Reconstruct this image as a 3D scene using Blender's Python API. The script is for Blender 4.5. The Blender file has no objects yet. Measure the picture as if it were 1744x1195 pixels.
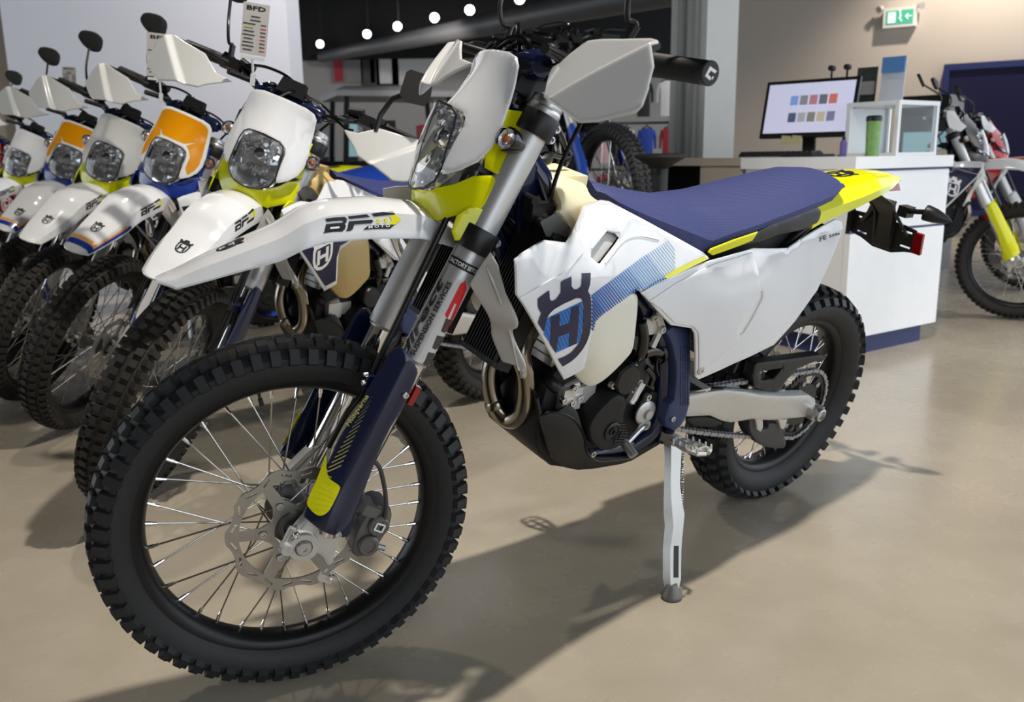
import bpy, bmesh, math, random
import numpy as np
from mathutils import Matrix, Vector
from mathutils.geometry import delaunay_2d_cdt

random.seed(7)
W_PX, H_PX = 1744, 1195
# ---------------------------------------------------------------- camera (solved from the photograph)
CAM_H, PITCH, ROLL, FPX = 0.995429, 0.216803, 0.014685, 1496.475
scene = bpy.context.scene
COL = scene.collection

def cam_axes():
    r = np.array([1., 0, 0]); f = np.array([0, math.cos(PITCH), -math.sin(PITCH)]); d = np.cross(f, r)
    r2 = r * math.cos(ROLL) + d * math.sin(ROLL); d2 = d * math.cos(ROLL) - r * math.sin(ROLL)
    return r2, d2, f
CR, CD, CF = cam_axes()
CO = np.array([0, 0, CAM_H])
cam_data = bpy.data.cameras.new('camera')
cam_data.sensor_width = 36.0
cam_data.lens = FPX / W_PX * 36.0
cam_data.clip_start = 0.05; cam_data.clip_end = 200
cam_data.dof.use_dof = True
cam_data.dof.focus_distance = 1.80
cam_data.dof.aperture_fstop = cam_data.lens / 1000.0 / 0.0062   # entrance pupil about 6 mm
camera = bpy.data.objects.new('camera', cam_data)
cm = Matrix(((CR[0], -CD[0], -CF[0], 0), (CR[1], -CD[1], -CF[1], 0), (CR[2], -CD[2], -CF[2], CAM_H), (0, 0, 0, 1)))
camera.matrix_world = cm
COL.objects.link(camera)
scene.camera = camera

# ---------------------------------------------------------------- daylight and exposure
world = bpy.data.worlds.new('daylight'); scene.world = world
world.use_nodes = True
bgn = world.node_tree.nodes['Background']
bgn.inputs[0].default_value = (0.84, 0.92, 1.0, 1)
bgn.inputs[1].default_value = 2.1
vs = scene.view_settings
vs.view_transform = 'Standard'; vs.look = 'None'; vs.gamma = 1.0; vs.use_curve_mapping = False
vs.exposure = 0.2

def spot(name, loc, target, energy, size=0.05, angle=70, blend=0.6, color=(1, .93, .82)):
    l = bpy.data.lights.new(name, 'SPOT'); l.energy = energy; l.color = color
    l.shadow_soft_size = size; l.spot_size = math.radians(angle); l.spot_blend = blend
    o = bpy.data.objects.new(name, l); COL.objects.link(o)
    o.location = loc
    o.rotation_euler = (Vector(target) - Vector(loc)).to_track_quat('-Z', 'Y').to_euler()
    return o

spot('key_spot', (.74, 1.78, 3.45), (.5, 1.95, 0), 360, .05, 120, .6, (1, .93, .82))
spot('row_spot', (-1.3, 3.6, 3.6), (-1.5, 3.8, 0), 95, .08, 100, .6, (1, .93, .80))
spot('wall_spot', (4.9, 9.6, 4.1), (5.6, 10.6, 1.0), 330, .08, 110, .8, (1, .88, .74))
spot('back_spot', (-1.5, 14.5, 3.1), (-1.5, 18, 1.0), 200, .1, 130, .8, (1, .95, .88))
spot('panel_fill_spot', (-1.6, 4.6, 4.1), (-3.0, 7.5, 1.9), 420, .1, 110, .9, (1, .96, .93))  # added fill lamp, brightens the white wall panel
spot('rack_fill_spot', (1.3, 7.6, 4.0), (1.3, 9.3, .9), 170, .1, 90, .8, (1, .97, .92))  # added fill lamp, lifts the jerseys on the rack
spot('floor_sun_fill', (6.2, 3.4, 4.0), (3.3, 4.9, 0), 420, .15, 34, .7, (1, .96, .88))  # added lamp standing in for sunlight on the floor at right
spot('desk_spot', (2.2, 3.2, 4.1), (2.0, 4.8, .8), 60, .08, 90, .8, (1, .95, .88))

# ---------------------------------------------------------------- pixel geometry
def ray(px, py):
    return CR * ((px - W_PX / 2) / FPX) + CD * ((py - H_PX / 2) / FPX) + CF
def project(p):
    c = np.asarray(p, float) - CO
    z = c @ CF
    return np.array([FPX * (c @ CR) / z + W_PX / 2, FPX * (c @ CD) / z + H_PX / 2])
def ground(px, py, z=0.0):
    d = ray(px, py); t = (z - CO[2]) / d[2]; return CO + d * t
def at_depth(px, py, depth):
    return CO + ray(px, py) * depth
# ================================================================ materials
MATS = {}
def mat(name, col, rough=.5, metal=0., coat=0., bump=None, var=None, trans=0., sss=0., emit=None, ior=1.45, alpha=1., spec=.5):
    """procedural principled material; bump=(kind, scale, strength); var=(scale, amount)"""
    m = bpy.data.materials.new(name); m.use_nodes = True
    nt = m.node_tree; b = nt.nodes['Principled BSDF']
    c = tuple(col) + (1,)
    b.inputs['Base Color'].default_value = c
    b.inputs['Roughness'].default_value = rough
    b.inputs['Metallic'].default_value = metal
    b.inputs['Coat Weight'].default_value = coat
    b.inputs['Coat Roughness'].default_value = .04
    b.inputs['Transmission Weight'].default_value = trans
    b.inputs['IOR'].default_value = ior
    b.inputs['Alpha'].default_value = alpha
    b.inputs['Specular IOR Level'].default_value = spec
    if sss:
        b.inputs['Subsurface Weight'].default_value = sss
        b.inputs['Subsurface Radius'].default_value = (.03, .02, .01)
        b.inputs['Subsurface Scale'].default_value = 1.0
    if emit:
        b.inputs['Emission Color'].default_value = tuple(emit[0]) + (1,)
        b.inputs['Emission Strength'].default_value = emit[1]
    tc = None
    def coord():
        nonlocal tc
        if tc is None: tc = nt.nodes.new('ShaderNodeTexCoord')
        return tc.outputs['Object']
    if var is None and not trans and not emit: var = (9., .05)
    if var:
        n = nt.nodes.new('ShaderNodeTexNoise'); n.inputs['Scale'].default_value = var[0]; n.inputs['Detail'].default_value = 5
        nt.links.new(coord(), n.inputs['Vector'])
        mx = nt.nodes.new('ShaderNodeMix'); mx.data_type = 'RGBA'
        a = var[1]
        mx.inputs[6].default_value = tuple(max(0, x * (1 - a)) for x in col) + (1,)
        mx.inputs[7].default_value = tuple(min(1, x * (1 + a)) for x in col) + (1,)
        nt.links.new(n.outputs['Fac'], mx.inputs[0]); nt.links.new(mx.outputs[2], b.inputs['Base Color'])
    if bump:
        kind, sc, st = bump
        if kind == 'noise':
            t = nt.nodes.new('ShaderNodeTexNoise'); t.inputs['Scale'].default_value = sc; t.inputs['Detail'].default_value = 4; out = t.outputs['Fac']
        elif kind == 'voronoi':
            t = nt.nodes.new('ShaderNodeTexVoronoi'); t.inputs['Scale'].default_value = sc; t.inputs['Randomness'].default_value = 0.0; out = t.outputs['Distance']
        else:
            t = nt.nodes.new('ShaderNodeTexWave'); t.inputs['Scale'].default_value = sc; out = t.outputs['Fac']
            if kind == 'waveZ': t.bands_direction = 'Z'
        nt.links.new(coord(), t.inputs['Vector'])
        bp = nt.nodes.new('ShaderNodeBump'); bp.inputs['Strength'].default_value = st; bp.inputs['Distance'].default_value = .002
        nt.links.new(out, bp.inputs['Height']); nt.links.new(bp.outputs['Normal'], b.inputs['Normal'])
    MATS[name] = m
    return m

def srgb(r, g, b):
    def f(c):
        c /= 255.; return c / 12.92 if c <= .04045 else ((c + .055) / 1.055) ** 2.4
    return (f(r), f(g), f(b))

mat('white_plastic', srgb(222, 223, 227), .12, coat=.5, var=(3., .01))
mat('white_matte', srgb(228, 228, 226), .4)
mat('grey_plastic', srgb(186, 184, 181), .4)
mat('silver_white_plastic', srgb(204, 204, 203), .22, coat=.4, var=(3., .01))
mat('yellow_plastic', srgb(226, 226, 8), .22, coat=.3, var=(3., .01))
mat('orange_plastic', srgb(224, 146, 8), .2, coat=.3)
mat('blue_plastic', srgb(28, 58, 150), .25, coat=.3)
mat('royal_blue', srgb(30, 70, 170), .3)
mat('red_plastic', srgb(190, 24, 28), .25, coat=.3)
mat('navy_plastic', srgb(19, 28, 58), .14, coat=.35, var=(3., .03))
mat('navy_matte', srgb(44, 56, 92), .45, bump=('voronoi', 260, .25))
mat('seat_cover', srgb(52, 60, 112), .55, bump=('voronoi', 240, .8), var=(40., .06))
mat('navy_print', srgb(30, 30, 62), .3)
mat('black_plastic', srgb(24, 24, 26), .38)
mat('black_matte', srgb(20, 20, 21), .6)
mat('black_gloss', srgb(14, 14, 16), .15, coat=.3)
mat('dark_grey_plastic', srgb(58, 58, 60), .45)
mat('charcoal_metal', srgb(40, 41, 44), .42, metal=.4)
mat('engine_black', srgb(34, 34, 37), .5, metal=.35, bump=('noise', 300, .15))
mat('rubber', srgb(38, 39, 42), .58, bump=('noise', 180, .25), var=(60., .18))
mat('rubber_brown', srgb(42, 39, 36), .7, bump=('noise', 180, .2), var=(60., .15))
mat('rim_black', srgb(22, 22, 24), .34, metal=.3)
mat('aluminium', srgb(200, 200, 201), .32, metal=.9, bump=('noise', 400, .05), var=(30., .05))
mat('brushed_fork', srgb(204, 204, 205), .38, metal=.65, var=(40., .03))
mat('cast_aluminium', srgb(202, 201, 198), .36, metal=.5, bump=('noise', 220, .12), var=(20., .06))
mat('chrome', srgb(225, 225, 228), .06, metal=1., var=(3., .01))
mat('spoke_steel', srgb(190, 188, 185), .2, metal=1.)
mat('disc_steel', srgb(168, 165, 160), .34, metal=.75, bump=('wave', 160, .08), var=(50., .08))
mat('pipe_steel', srgb(150, 142, 130), .2, metal=1., var=(10., .12))
mat('titanium_grey', srgb(104, 103, 102), .42, metal=.35)
mat('chain_steel', srgb(158, 158, 164), .38, metal=.5)
mat('tank_cream', srgb(232, 224, 190), .34, sss=.25, var=(8., .03))
mat('tank_lower', srgb(226, 222, 208), .36, sss=.25, var=(8., .03))
mat('tank_amber', srgb(206, 178, 118), .36, sss=.2, var=(8., .04))
mat('blue_print_1', srgb(28, 92, 172), .25); mat('blue_print_2', srgb(44, 112, 188), .25)
mat('blue_print_3', srgb(96, 150, 208), .25); mat('blue_print_4', srgb(160, 192, 226), .25)
mat('blue_print_0', srgb(24, 74, 146), .25)
mat('black_print', srgb(22, 22, 26), .35); mat('white_print', srgb(240, 240, 240), .3)
mat('yellow_print', srgb(226, 222, 10), .3); mat('lime_print', srgb(214, 226, 60), .3)
mat('grey_print', srgb(62, 60, 58), .35); mat('red_print', srgb(206, 28, 44), .3)
mat('orange_print', srgb(232, 164, 84), .3); mat('gold_print', srgb(206, 196, 110), .35)
mat('olive_print', srgb(150, 156, 20), .3)
mat('red_lens', srgb(150, 16, 22), .12, coat=.4)
mat('clear_lens', (.95, .97, 1.), .02, trans=1., ior=1.35)
mat('amber_bulb', srgb(214, 116, 40), .25)
mat('reflector_chrome', srgb(236, 236, 238), .16, metal=.85)

# ================================================================ mesh collector
def nrm(v):
    v = np.asarray(v, float); l = np.linalg.norm(v); return v / l if l > 1e-12 else v
def frame_of(d):
    d = nrm(d); r = np.array([0, 0, 1.]) if abs(d[2]) < .9 else np.array([1., 0, 0])
    u = nrm(np.cross(r, d)); return u, np.cross(d, u)

class Geo:
    def __init__(s): s.v = []; s.f = []; s.m = []
    def add(s, V, F, m=0):
        o = len(s.v); s.v.extend([tuple(map(float, p)) for p in V]); s.f.extend([tuple(i + o for i in f) for f in F]); s.m.extend([m] * len(F)); return s
    def box(s, c, size, R=None, m=0, taper=1.):
        hx, hy, hz = [x / 2 for x in size]
        V = np.array([(x, y, z) for z in (-hz, hz) for x, y in ((-hx, -hy), (hx, -hy), (hx, hy), (-hx, hy))])
        V[4:, :2] *= taper
        if R is not None: V = V @ np.asarray(R).T
        return s.add(V + np.asarray(c), [(3, 2, 1, 0), (4, 5, 6, 7), (0, 1, 5, 4), (1, 2, 6, 5), (2, 3, 7, 6), (3, 0, 4, 7)], m)
    def tube(s, path, r, n=12, m=0, caps=True, ell=None):
        """swept round tube through path points; r scalar or list"""
        P = [np.asarray(p, float) for p in path]; k = len(P)
        rr = [r] * k if np.isscalar(r) else list(r)
        T = [nrm(P[min(i + 1, k - 1)] - P[max(i - 1, 0)]) for i in range(k)]
        u, w = frame_of(T[0]); V = []
        for i in range(k):
            u = nrm(u - T[i] * (u @ T[i])); w = np.cross(T[i], u)
            for j in range(n):
                a = 2 * math.pi * j / n; V.append(P[i] + rr[i] * (math.cos(a) * u + math.sin(a) * w * (ell or 1)))
        F = [(i * n + j, i * n + (j + 1) % n, (i + 1) * n + (j + 1) % n, (i + 1) * n + j) for i in range(k - 1) for j in range(n)]
        if caps: F += [tuple(range(n - 1, -1, -1)), tuple((k - 1) * n + j for j in range(n))]
        return s.add(V, F, m)
    def cyl(s, a, b, r, r2=None, n=16, m=0): return s.tube([a, b], [r, r if r2 is None else r2], n, m)
    def lathe(s, prof, o, axis, n=32, m=0, closed=False, caps=False):
        """profile [(radius, along axis)]"""
        o = np.asarray(o, float); d = nrm(axis); u, w = frame_of(d); k = len(prof); V = []
        for j in range(n):
            a = 2 * math.pi * j / n; e = math.cos(a) * u + math.sin(a) * w
            for (r, t) in prof: V.append(o + e * r + d * t)
        F = []
        for j in range(n):
            q = (j + 1) % n
            for i in range(k if closed else k - 1):
                i2 = (i + 1) % k; F.append((j * k + i, q * k + i, q * k + i2, j * k + i2))
        if caps:
            F.append(tuple(j * k for j in range(n - 1, -1, -1))); F.append(tuple(j * k + k - 1 for j in range(n)))
        return s.add(V, F, m)
    def loft(s, secs, m=0, closed=True, caps=True):
        k = len(secs[0]); V = [p for q in secs for p in q]; F = []
        for i in range(len(secs) - 1):
            for j in range(k if closed else k - 1):
                a = i * k + j; b = i * k + (j + 1) % k; F.append((a, b, b + k, a + k))
        if caps and closed: F += [tuple(range(k - 1, -1, -1)), tuple((len(secs) - 1) * k + j for j in range(k))]
        return s.add(V, F, m)
    def ball(s, c, r, n=10, m=0, sc=(1, 1, 1)):
        pr = [(math.sin(math.pi * i / n), -math.cos(math.pi * i / n)) for i in range(n + 1)]
        o = len(s.v); s.lathe([(max(a, 1e-4) * r, b * r) for a, b in pr], (0, 0, 0), (0, 0, 1), 2 * n, m)
        for i in range(o, len(s.v)):
            p = s.v[i]; s.v[i] = (p[0] * sc[0] + c[0], p[1] * sc[1] + c[1], p[2] * sc[2] + c[2])
        return s
    def bolt(s, c, axis, r=.006, h=.005, m=0):
        c = np.asarray(c, float); d = nrm(axis)
        return s.lathe([(r, 0), (r, h * .7), (r * .85, h), (r * .5, h), (r * .42, h * .45), (.0004, h * .45)], c, d, 12, m)
    def copy(s):
        g = Geo(); g.v = list(s.v); g.f = list(s.f); g.m = list(s.m); return g
    def mirror(s):
        g = Geo(); g.v = [(x, -y, z) for x, y, z in s.v]; g.f = [tuple(reversed(f)) for f in s.f]; g.m = list(s.m); return g
    def merge(s, g): return s.add(g.v, g.f, 0) if not g.m else s._mg(g)
    def _mg(s, g):
        o = len(s.v); s.v += g.v; s.f += [tuple(i + o for i in f) for f in g.f]; s.m += g.m; return s
    def mesh(s, name, mats, angle=38):
        me = bpy.data.meshes.new(name); me.from_pydata(s.v, [], s.f)
        for x in mats: me.materials.append(MATS[x])
        if len(mats) > 1: me.polygons.foreach_set('material_index', s.m)
        me.validate(); me.update()
        bm = bmesh.new(); bm.from_mesh(me); bmesh.ops.recalc_face_normals(bm, faces=bm.faces) if name != 'open' else None
        bm.to_mesh(me); bm.free()
        me.shade_smooth(); me.set_sharp_from_angle(angle=math.radians(angle))
        return me

def resample(poly, step):
    """closed polygon -> points no further apart than step"""
    out = []
    k = len(poly)
    for i in range(k):
        a = np.asarray(poly[i], float); b = np.asarray(poly[(i + 1) % k], float)
        n = max(1, int(math.ceil(np.linalg.norm(b - a) / step)))
        for j in range(n): out.append(a + (b - a) * j / n)
    return np.array(out)
def smooth_closed(poly, it=2, keep=()):
    """Chaikin rounding of a closed polygon"""
    P = [np.asarray(p, float) for p in poly]
    for _ in range(it):
        Q = []
        for i in range(len(P)):
            a, b = P[i], P[(i + 1) % len(P)]
            Q += [a * .78 + b * .22, a * .22 + b * .78]
        P = Q
    return P
def spline(pts, n=8):
    """open Catmull-Rom"""
    P = [np.asarray(p, float) for p in pts]; P = [2 * P[0] - P[1]] + P + [2 * P[-1] - P[-2]]; out = []
    for i in range(1, len(P) - 2):
        for j in range(n):
            t = j / n; a, b, c, d = P[i - 1:i + 3]
            out.append(.5 * ((2 * b) + (c - a) * t + (2 * a - 5 * b + 4 * c - d) * t * t + (3 * b - a - 3 * c + d) * t ** 3))
    out.append(P[-2]); return out
def interp(xs, ys):
    xs = list(xs); ys = list(ys)
    o = np.argsort(xs); X = np.array(xs)[o]; Y = np.array(ys)[o]
    return lambda x: float(np.interp(x, X, Y))
def poly_dist(pts, poly):
    """distance of points to closed polygon outline"""
    P = np.asarray(poly); Q = np.roll(P, -1, 0); d = np.full(len(pts), 9e9)
    for a, b in zip(P, Q):
        ab = b - a; L = ab @ ab
        if L < 1e-16: continue
        t = np.clip(((pts - a) @ ab) / L, 0, 1); q = a + t[:, None] * ab
        d = np.minimum(d, np.linalg.norm(pts - q, axis=1))
    return d
def inside(pts, poly):
    P = np.asarray(poly); x, y = pts[:, 0], pts[:, 1]; r = np.zeros(len(pts), bool)
    for i in range(len(P)):
        a, b = P[i], P[i - 1]
        c = ((a[1] > y) != (b[1] > y)) & (x < (b[0] - a[0]) * (y - a[1]) / (b[1] - a[1] + 1e-18) + a[0]); r ^= c
    return r
def fill2d(outer, holes=(), step=.012, inset=()):
    """triangulate polygon with holes and inner grid points; returns 2D verts, tris, boundary loops as index lists"""
    loops = [resample(outer, step)] + [resample(h, step) for h in holes]
    V = []; E = []; idx = []
    for L in loops:
        o = len(V); V += [tuple(p) for p in L]; E += [(o + i, o + (i + 1) % len(L)) for i in range(len(L))]; idx.append(list(range(o, o + len(L))))
    lo = loops[0].min(0); hi = loops[0].max(0)
    gx = np.arange(lo[0] + step * .5, hi[0], step); gy = np.arange(lo[1] + step * .5, hi[1], step)
    if len(gx) and len(gy):
        A, B = np.meshgrid(gx, gy); A = A + (np.arange(len(gy)) % 2)[:, None] * step * .5
        g = np.stack([A.ravel(), B.ravel()], 1)
        ok = inside(g, loops[0])
        for h in loops[1:]: ok &= ~inside(g, h)
        g = g[ok]
        if len(g):
            d = np.min([poly_dist(g, L) for L in loops], axis=0); mn = max(step * .45, max(inset) * 1.25 if inset else 0)
            V += [tuple(p) for p in g[d > mn]]
    for ins in inset:
        for li, L in enumerate(loops):
            nx = np.roll(L, -1, 0); pv = np.roll(L, 1, 0); t = nx - pv; t /= (np.linalg.norm(t, axis=1)[:, None] + 1e-12)
            n = np.stack([-t[:, 1], t[:, 0]], 1)
            ar = np.sum(L[:, 0] * nx[:, 1] - nx[:, 0] * L[:, 1])
            if (ar < 0) != (li > 0): n = -n
            q = L + n * ins; ok = inside(q, loops[0])
            for h in loops[1:]: ok &= ~inside(q, h)
            q = q[ok]
            if len(q):
                d = np.min([poly_dist(q, LL) for LL in loops], axis=0); V += [tuple(p) for p in q[d > ins * .8]]
    r = delaunay_2d_cdt([Vector((float(a), float(b))) for a, b in V], E, [], 1, 1e-7)
    ov = np.array([(p.x, p.y) for p in r[0]]); tris = [tuple(f) for f in r[2]]
    if tris:
        ce = np.array([ov[list(t)].mean(0) for t in tris]); ok = inside(ce, loops[0])
        for h in loops[1:]: ok &= ~inside(ce, h)
        tris = [t for t, k in zip(tris, ok) if k]
        used = sorted({i for t in tris for i in t}); mp = {a: b for b, a in enumerate(used)}
        ov = ov[used]; tris = [tuple(mp[i] for i in t) for t in tris]
    return ov, tris, loops

def sheet(geo, lift, outer, holes=(), step=.012, thick=.003, rnd=0., m=0, back=True, push=0., m_side=None):
    """a solid sheet: polygon in (u,v) lifted by lift(u,v)->xyz, given thickness and an optionally rounded edge"""
    ins = (rnd * .3, rnd) if rnd else ()
    V2, T, loops = fill2d(outer, holes, step, ins)
    P = np.array([lift(u, v) for u, v in V2]); e = 1e-4
    Nn = np.array([nrm(np.cross(np.array(lift(u + e, v)) - P[i], np.array(lift(u, v + e)) - P[i])) for i, (u, v) in enumerate(V2)])
    # outward = normal facing away from the bike's middle plane / towards given side chosen by lift.sign
    Nn *= getattr(lift, 'sign', 1)
    dd = np.zeros(len(V2))
    if rnd:
        d = np.min([poly_dist(V2, L) for L in loops], axis=0); q = np.clip(d / rnd, 0, 1); dd = rnd * (1 - np.sqrt(np.clip(1 - (1 - q) ** 2, 0, 1)))
    top = P + Nn * (push - dd * .8)[:, None]
    # boundary edges
    cnt = {}
    for t in T:
        for i in range(len(t)):
            a, b = t[i], t[(i + 1) % len(t)]; cnt[(a, b)] = 1
    bd = [(a, b) for (a, b) in cnt if (b, a) not in cnt]
    k = len(V2); F = list(T)
    geo.add(top, F, m)
    if thick:
        o = len(geo.v) - k
        bot = P + Nn * (push - thick) if np.isscalar(push) else P - Nn * thick
        bot = P + Nn * (push - thick - dd * .2)[:, None] if rnd else bot
        o2 = len(geo.v); geo.v.extend([tuple(map(float, p)) for p in bot])
        ms = m if m_side is None else m_side
        if back: geo.f.extend([tuple(o2 + i for i in reversed(t)) for t in T]); geo.m.extend([ms] * len(T))
        geo.f.extend([(o + b, o + a, o2 + a, o2 + b) for a, b in bd]); geo.m.extend([ms] * len(bd))
    return geo

# ---------------------------------------------------------------- flat lettering as polygons
FONT_CACHE = {}
def text_polys(txt, shear=0.0):
    """returns verts (x, y) scaled to unit cap height and triangles"""
    if (txt, shear) in FONT_CACHE: return FONT_CACHE[(txt, shear)]
    cu = bpy.data.curves.new('lettering', 'FONT'); cu.body = txt; cu.resolution_u = 2; cu.shear = shear; cu.offset = 0.024
    ob = bpy.data.objects.new('lettering', cu); COL.objects.link(ob)
    dg = bpy.context.evaluated_depsgraph_get(); dg.update()
    me = ob.evaluated_get(dg).to_mesh()
    V = np.array([v.co[:2] for v in me.vertices]).reshape(-1, 2); F = [tuple(p.vertices) for p in me.polygons]
    ob.evaluated_get(dg).to_mesh_clear()
    bpy.data.objects.remove(ob); bpy.data.curves.remove(cu)
    if len(V):
        V = V - V.min(0); V = V / V[:, 1].max()
    FONT_CACHE[(txt, shear)] = (V, F)
    return V, F
# ================================================================ room
def finish(o, label=None, cat=None, group=None, kind=None):
    if label: o['label'] = label
    if cat: o['category'] = cat
    if group: o['group'] = group
    if kind: o['kind'] = kind
    return o
def thing(name, loc=(0, 0, 0), rz=0., label=None, cat=None, group=None):
    o = bpy.data.objects.new(name, None); COL.objects.link(o); o.empty_display_size = .1
    o.location = loc; o.rotation_euler = (0, 0, rz); return finish(o, label, cat, group)
def obj(name, geo, mats, parent=None, **kw):
    if isinstance(mats, str): mats = [mats]
    o = bpy.data.objects.new(name, geo.mesh(name, mats, kw.pop('angle', 38))); COL.objects.link(o)
    if parent: o.parent = parent
    return finish(o, **kw)

def floor_material():
    m = bpy.data.materials.new('polished_concrete'); m.use_nodes = True; nt = m.node_tree; b = nt.nodes['Principled BSDF']
    tc = nt.nodes.new('ShaderNodeTexCoord')
    n1 = nt.nodes.new('ShaderNodeTexNoise'); n1.inputs['Scale'].default_value = 1.6; n1.inputs['Detail'].default_value = 8; n1.inputs['Distortion'].default_value = .3
    n2 = nt.nodes.new('ShaderNodeTexNoise'); n2.inputs['Scale'].default_value = 7.; n2.inputs['Detail'].default_value = 10
    r = nt.nodes.new('ShaderNodeValToRGB'); r.color_ramp.elements[0].position = .25; r.color_ramp.elements[1].position = .8
    r.color_ramp.elements[0].color = srgb(160, 150, 134) + (1,); r.color_ramp.elements[1].color = srgb(190, 180, 163) + (1,)
    mx = nt.nodes.new('ShaderNodeMix'); mx.data_type = 'FLOAT'; mx.inputs[0].default_value = .3
    nt.links.new(tc.outputs['Object'], n1.inputs[0]); nt.links.new(tc.outputs['Object'], n2.inputs[0])
    nt.links.new(n1.outputs['Fac'], mx.inputs[2]); nt.links.new(n2.outputs['Fac'], mx.inputs[3]); nt.links.new(mx.outputs[0], r.inputs[0]); nt.links.new(r.outputs[0], b.inputs['Base Color'])
    rr = nt.nodes.new('ShaderNodeMapRange'); rr.inputs[3].default_value = .22; rr.inputs[4].default_value = .32; nt.links.new(n2.outputs['Fac'], rr.inputs[0]); nt.links.new(rr.outputs[0], b.inputs['Roughness'])
    b.inputs['Coat Weight'].default_value = .15; b.inputs['Coat Roughness'].default_value = .12
    MATS['polished_concrete'] = m
floor_material()
mat('wall_grey', srgb(150, 147, 145), .7)
mat('wall_paint', srgb(196, 186, 176), .7, var=(2., .02)); mat('panel_white', srgb(216, 216, 224), .6, var=(2., .01)); mat('column_paint', srgb(206, 205, 200), .6)
mat('ceiling_black', srgb(20, 20, 22), .8); mat('tan_wall', srgb(150, 136, 118), .75, var=(1.5, .04))

obj('floor', Geo().box((-3, 8, -.05), (20, 24, .1)), 'polished_concrete', kind='structure')
obj('ceiling', Geo().box((-3, 8, 4.25), (20, 24, .1)), 'ceiling_black', kind='structure')
def wall(name, a, b, z0, z1, th, mt):
    a = np.array(a, float); b = np.array(b, float); d = nrm(b - a); n = np.array([-d[1], d[0]]) * th
    q = [a, b, b + n, a + n]; return obj(name, Geo().loft([[(p[0], p[1], z) for p in q] for z in (z0, z1)]), mt, kind='structure')
WD = nrm(np.array([.83, -.56])); WP = np.array([4.67, 11.0])
wall('wall_right', WP - WD * 2.4, WP + WD * 2.6, 0, 4.2, .15, 'wall_paint')
wall('wall_back', (-12.5, 19.5), (5.0, 19.5), 0, 3.05, .15, 'wall_grey')
wall('wall_back_upper', (-12.5, 19.3), (5.0, 19.3), 3.05, 4.2, .3, 'ceiling_black')
wall('wall_left', (-4.99, 9.19), (-1.596, 6.74), 0, 4.2, .12, 'panel_white')
wall('wall_far_left', (-12.0, 9.75), (-4.7, 9.75), 0, 4.2, .12, 'tan_wall')
# roof joists and a round duct under the black ceiling
for k in range(5):
    obj('trim_%d' % (k + 2), Geo().box((0, 7.5 + 2.4 * k, 4.05), (20, .10, .22)), 'ceiling_black', kind='structure')
# column beside the service desk, with cable trunking
cpx = at_depth(1197, 270, 6.4); cr_ = math.radians(45)
cc_ = np.array([cpx[0], cpx[1] + .25]); g = Geo()
ax1 = nrm(np.array([.80, .60])); ax2 = np.array([-ax1[1], ax1[0]])
def cbox(g, c, a, b, z0, z1, m=0):
    q = [c + ax1 * a * s_ + ax2 * b * t_ for s_, t_ in ((-1, -1), (1, -1), (1, 1), (-1, 1))]; return g.loft([[(p[0], p[1], z) for p in q] for z in (z0, z1)], m)
corner = np.array([cpx[0], cpx[1]])
mid = corner + ax1 * .17 + ax2 * .17
obj('trim_1', cbox(Geo(), mid, .17, .17, 0, 4.2), 'column_paint', kind='structure')
mat('trunking_grey', srgb(150, 150, 148), .5)
for k, t in enumerate((.09, .22)):
    c_ = corner + ax2 * t - ax1 * .02; obj('trim_%d' % (7 + k), cbox(Geo(), c_, .02, .022, .3, 4.2), 'trunking_grey', kind='structure')

mat('mullion_dark', srgb(40, 40, 44), .5, metal=.3)
# glazed shop front: frames along the right side and behind the camera
def glazing(name, a, b, n):
    a = np.array(a, float); b = np.array(b, float); d = nrm(b - a); L = np.linalg.norm(b - a)
    R_ = np.array([[d[0], -d[1], 0], [d[1], d[0], 0], [0, 0, 1]]); fr = Geo()
    root = obj(name, Geo().box((*((a + b) / 2), .06), (L, .10, .12), R_), 'mullion_dark', kind='structure')
    obj('window_head', Geo().box((*((a + b) / 2), 4.1), (L, .10, .2), R_), 'mullion_dark', root); obj('window_transom', Geo().box((*((a + b) / 2), 2.5), (L, .08, .08), R_), 'mullion_dark', root)
    for k in range(n + 1): p = a + d * L * k / n; obj('mullion', Geo().box((*p, 2.1), (.08, .10, 4.1), R_), 'mullion_dark', root)
glazing('window_1', (6.8, -3.8), (6.8, 8.6), 8)
glazing('window_2', (1.0, -3.8), (6.8, -3.8), 4)
wall('wall_front', (-12.8, -3.9), (.9, -3.9), 0, 4.2, .12, 'tan_wall')
# ================================================================ motorcycle: frame of reference
# bike-local: x forward from the rear contact patch, y to the rider's left, z up; the fork turns about the steering axis
HERO = dict(x=.717602, y=2.511601, yaw=3.790114, lean=.243199, steer=-.271880)
RAKE = math.radians(26.1); RF, RR, WB, OFF = .353, .332, 1.487, .054
AX = np.array([-math.sin(RAKE), 0, math.cos(RAKE)]); NV = np.array([math.cos(RAKE), 0, math.sin(RAKE)])
AXLE = np.array([WB, 0, RF]); PIV = AXLE - OFF * NV
def fk(s, n, y): return PIV + s * AX + n * NV + np.array([0, y, 0])
def bike_matrix(x, y, yaw, lean, z=0., pitch=0.):
    return Matrix.Translation((x, y, z)) @ Matrix.Rotation(yaw, 4, 'Z') @ Matrix.Rotation(pitch, 4, 'Y') @ Matrix.Rotation(-lean, 4, 'X')
def steer_matrix(a):
    return Matrix.Translation(PIV) @ Matrix.Rotation(a, 4, Vector(AX)) @ Matrix.Translation(-Vector(PIV))
MB_ = np.array(bike_matrix(HERO['x'], HERO['y'], HERO['yaw'], HERO['lean'])); MF_ = MB_ @ np.array(steer_matrix(HERO['steer']))
MI_ = {'B': np.linalg.inv(MB_), 'F': np.linalg.inv(MF_)}; MW_ = {'B': MB_, 'F': MF_}
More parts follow.
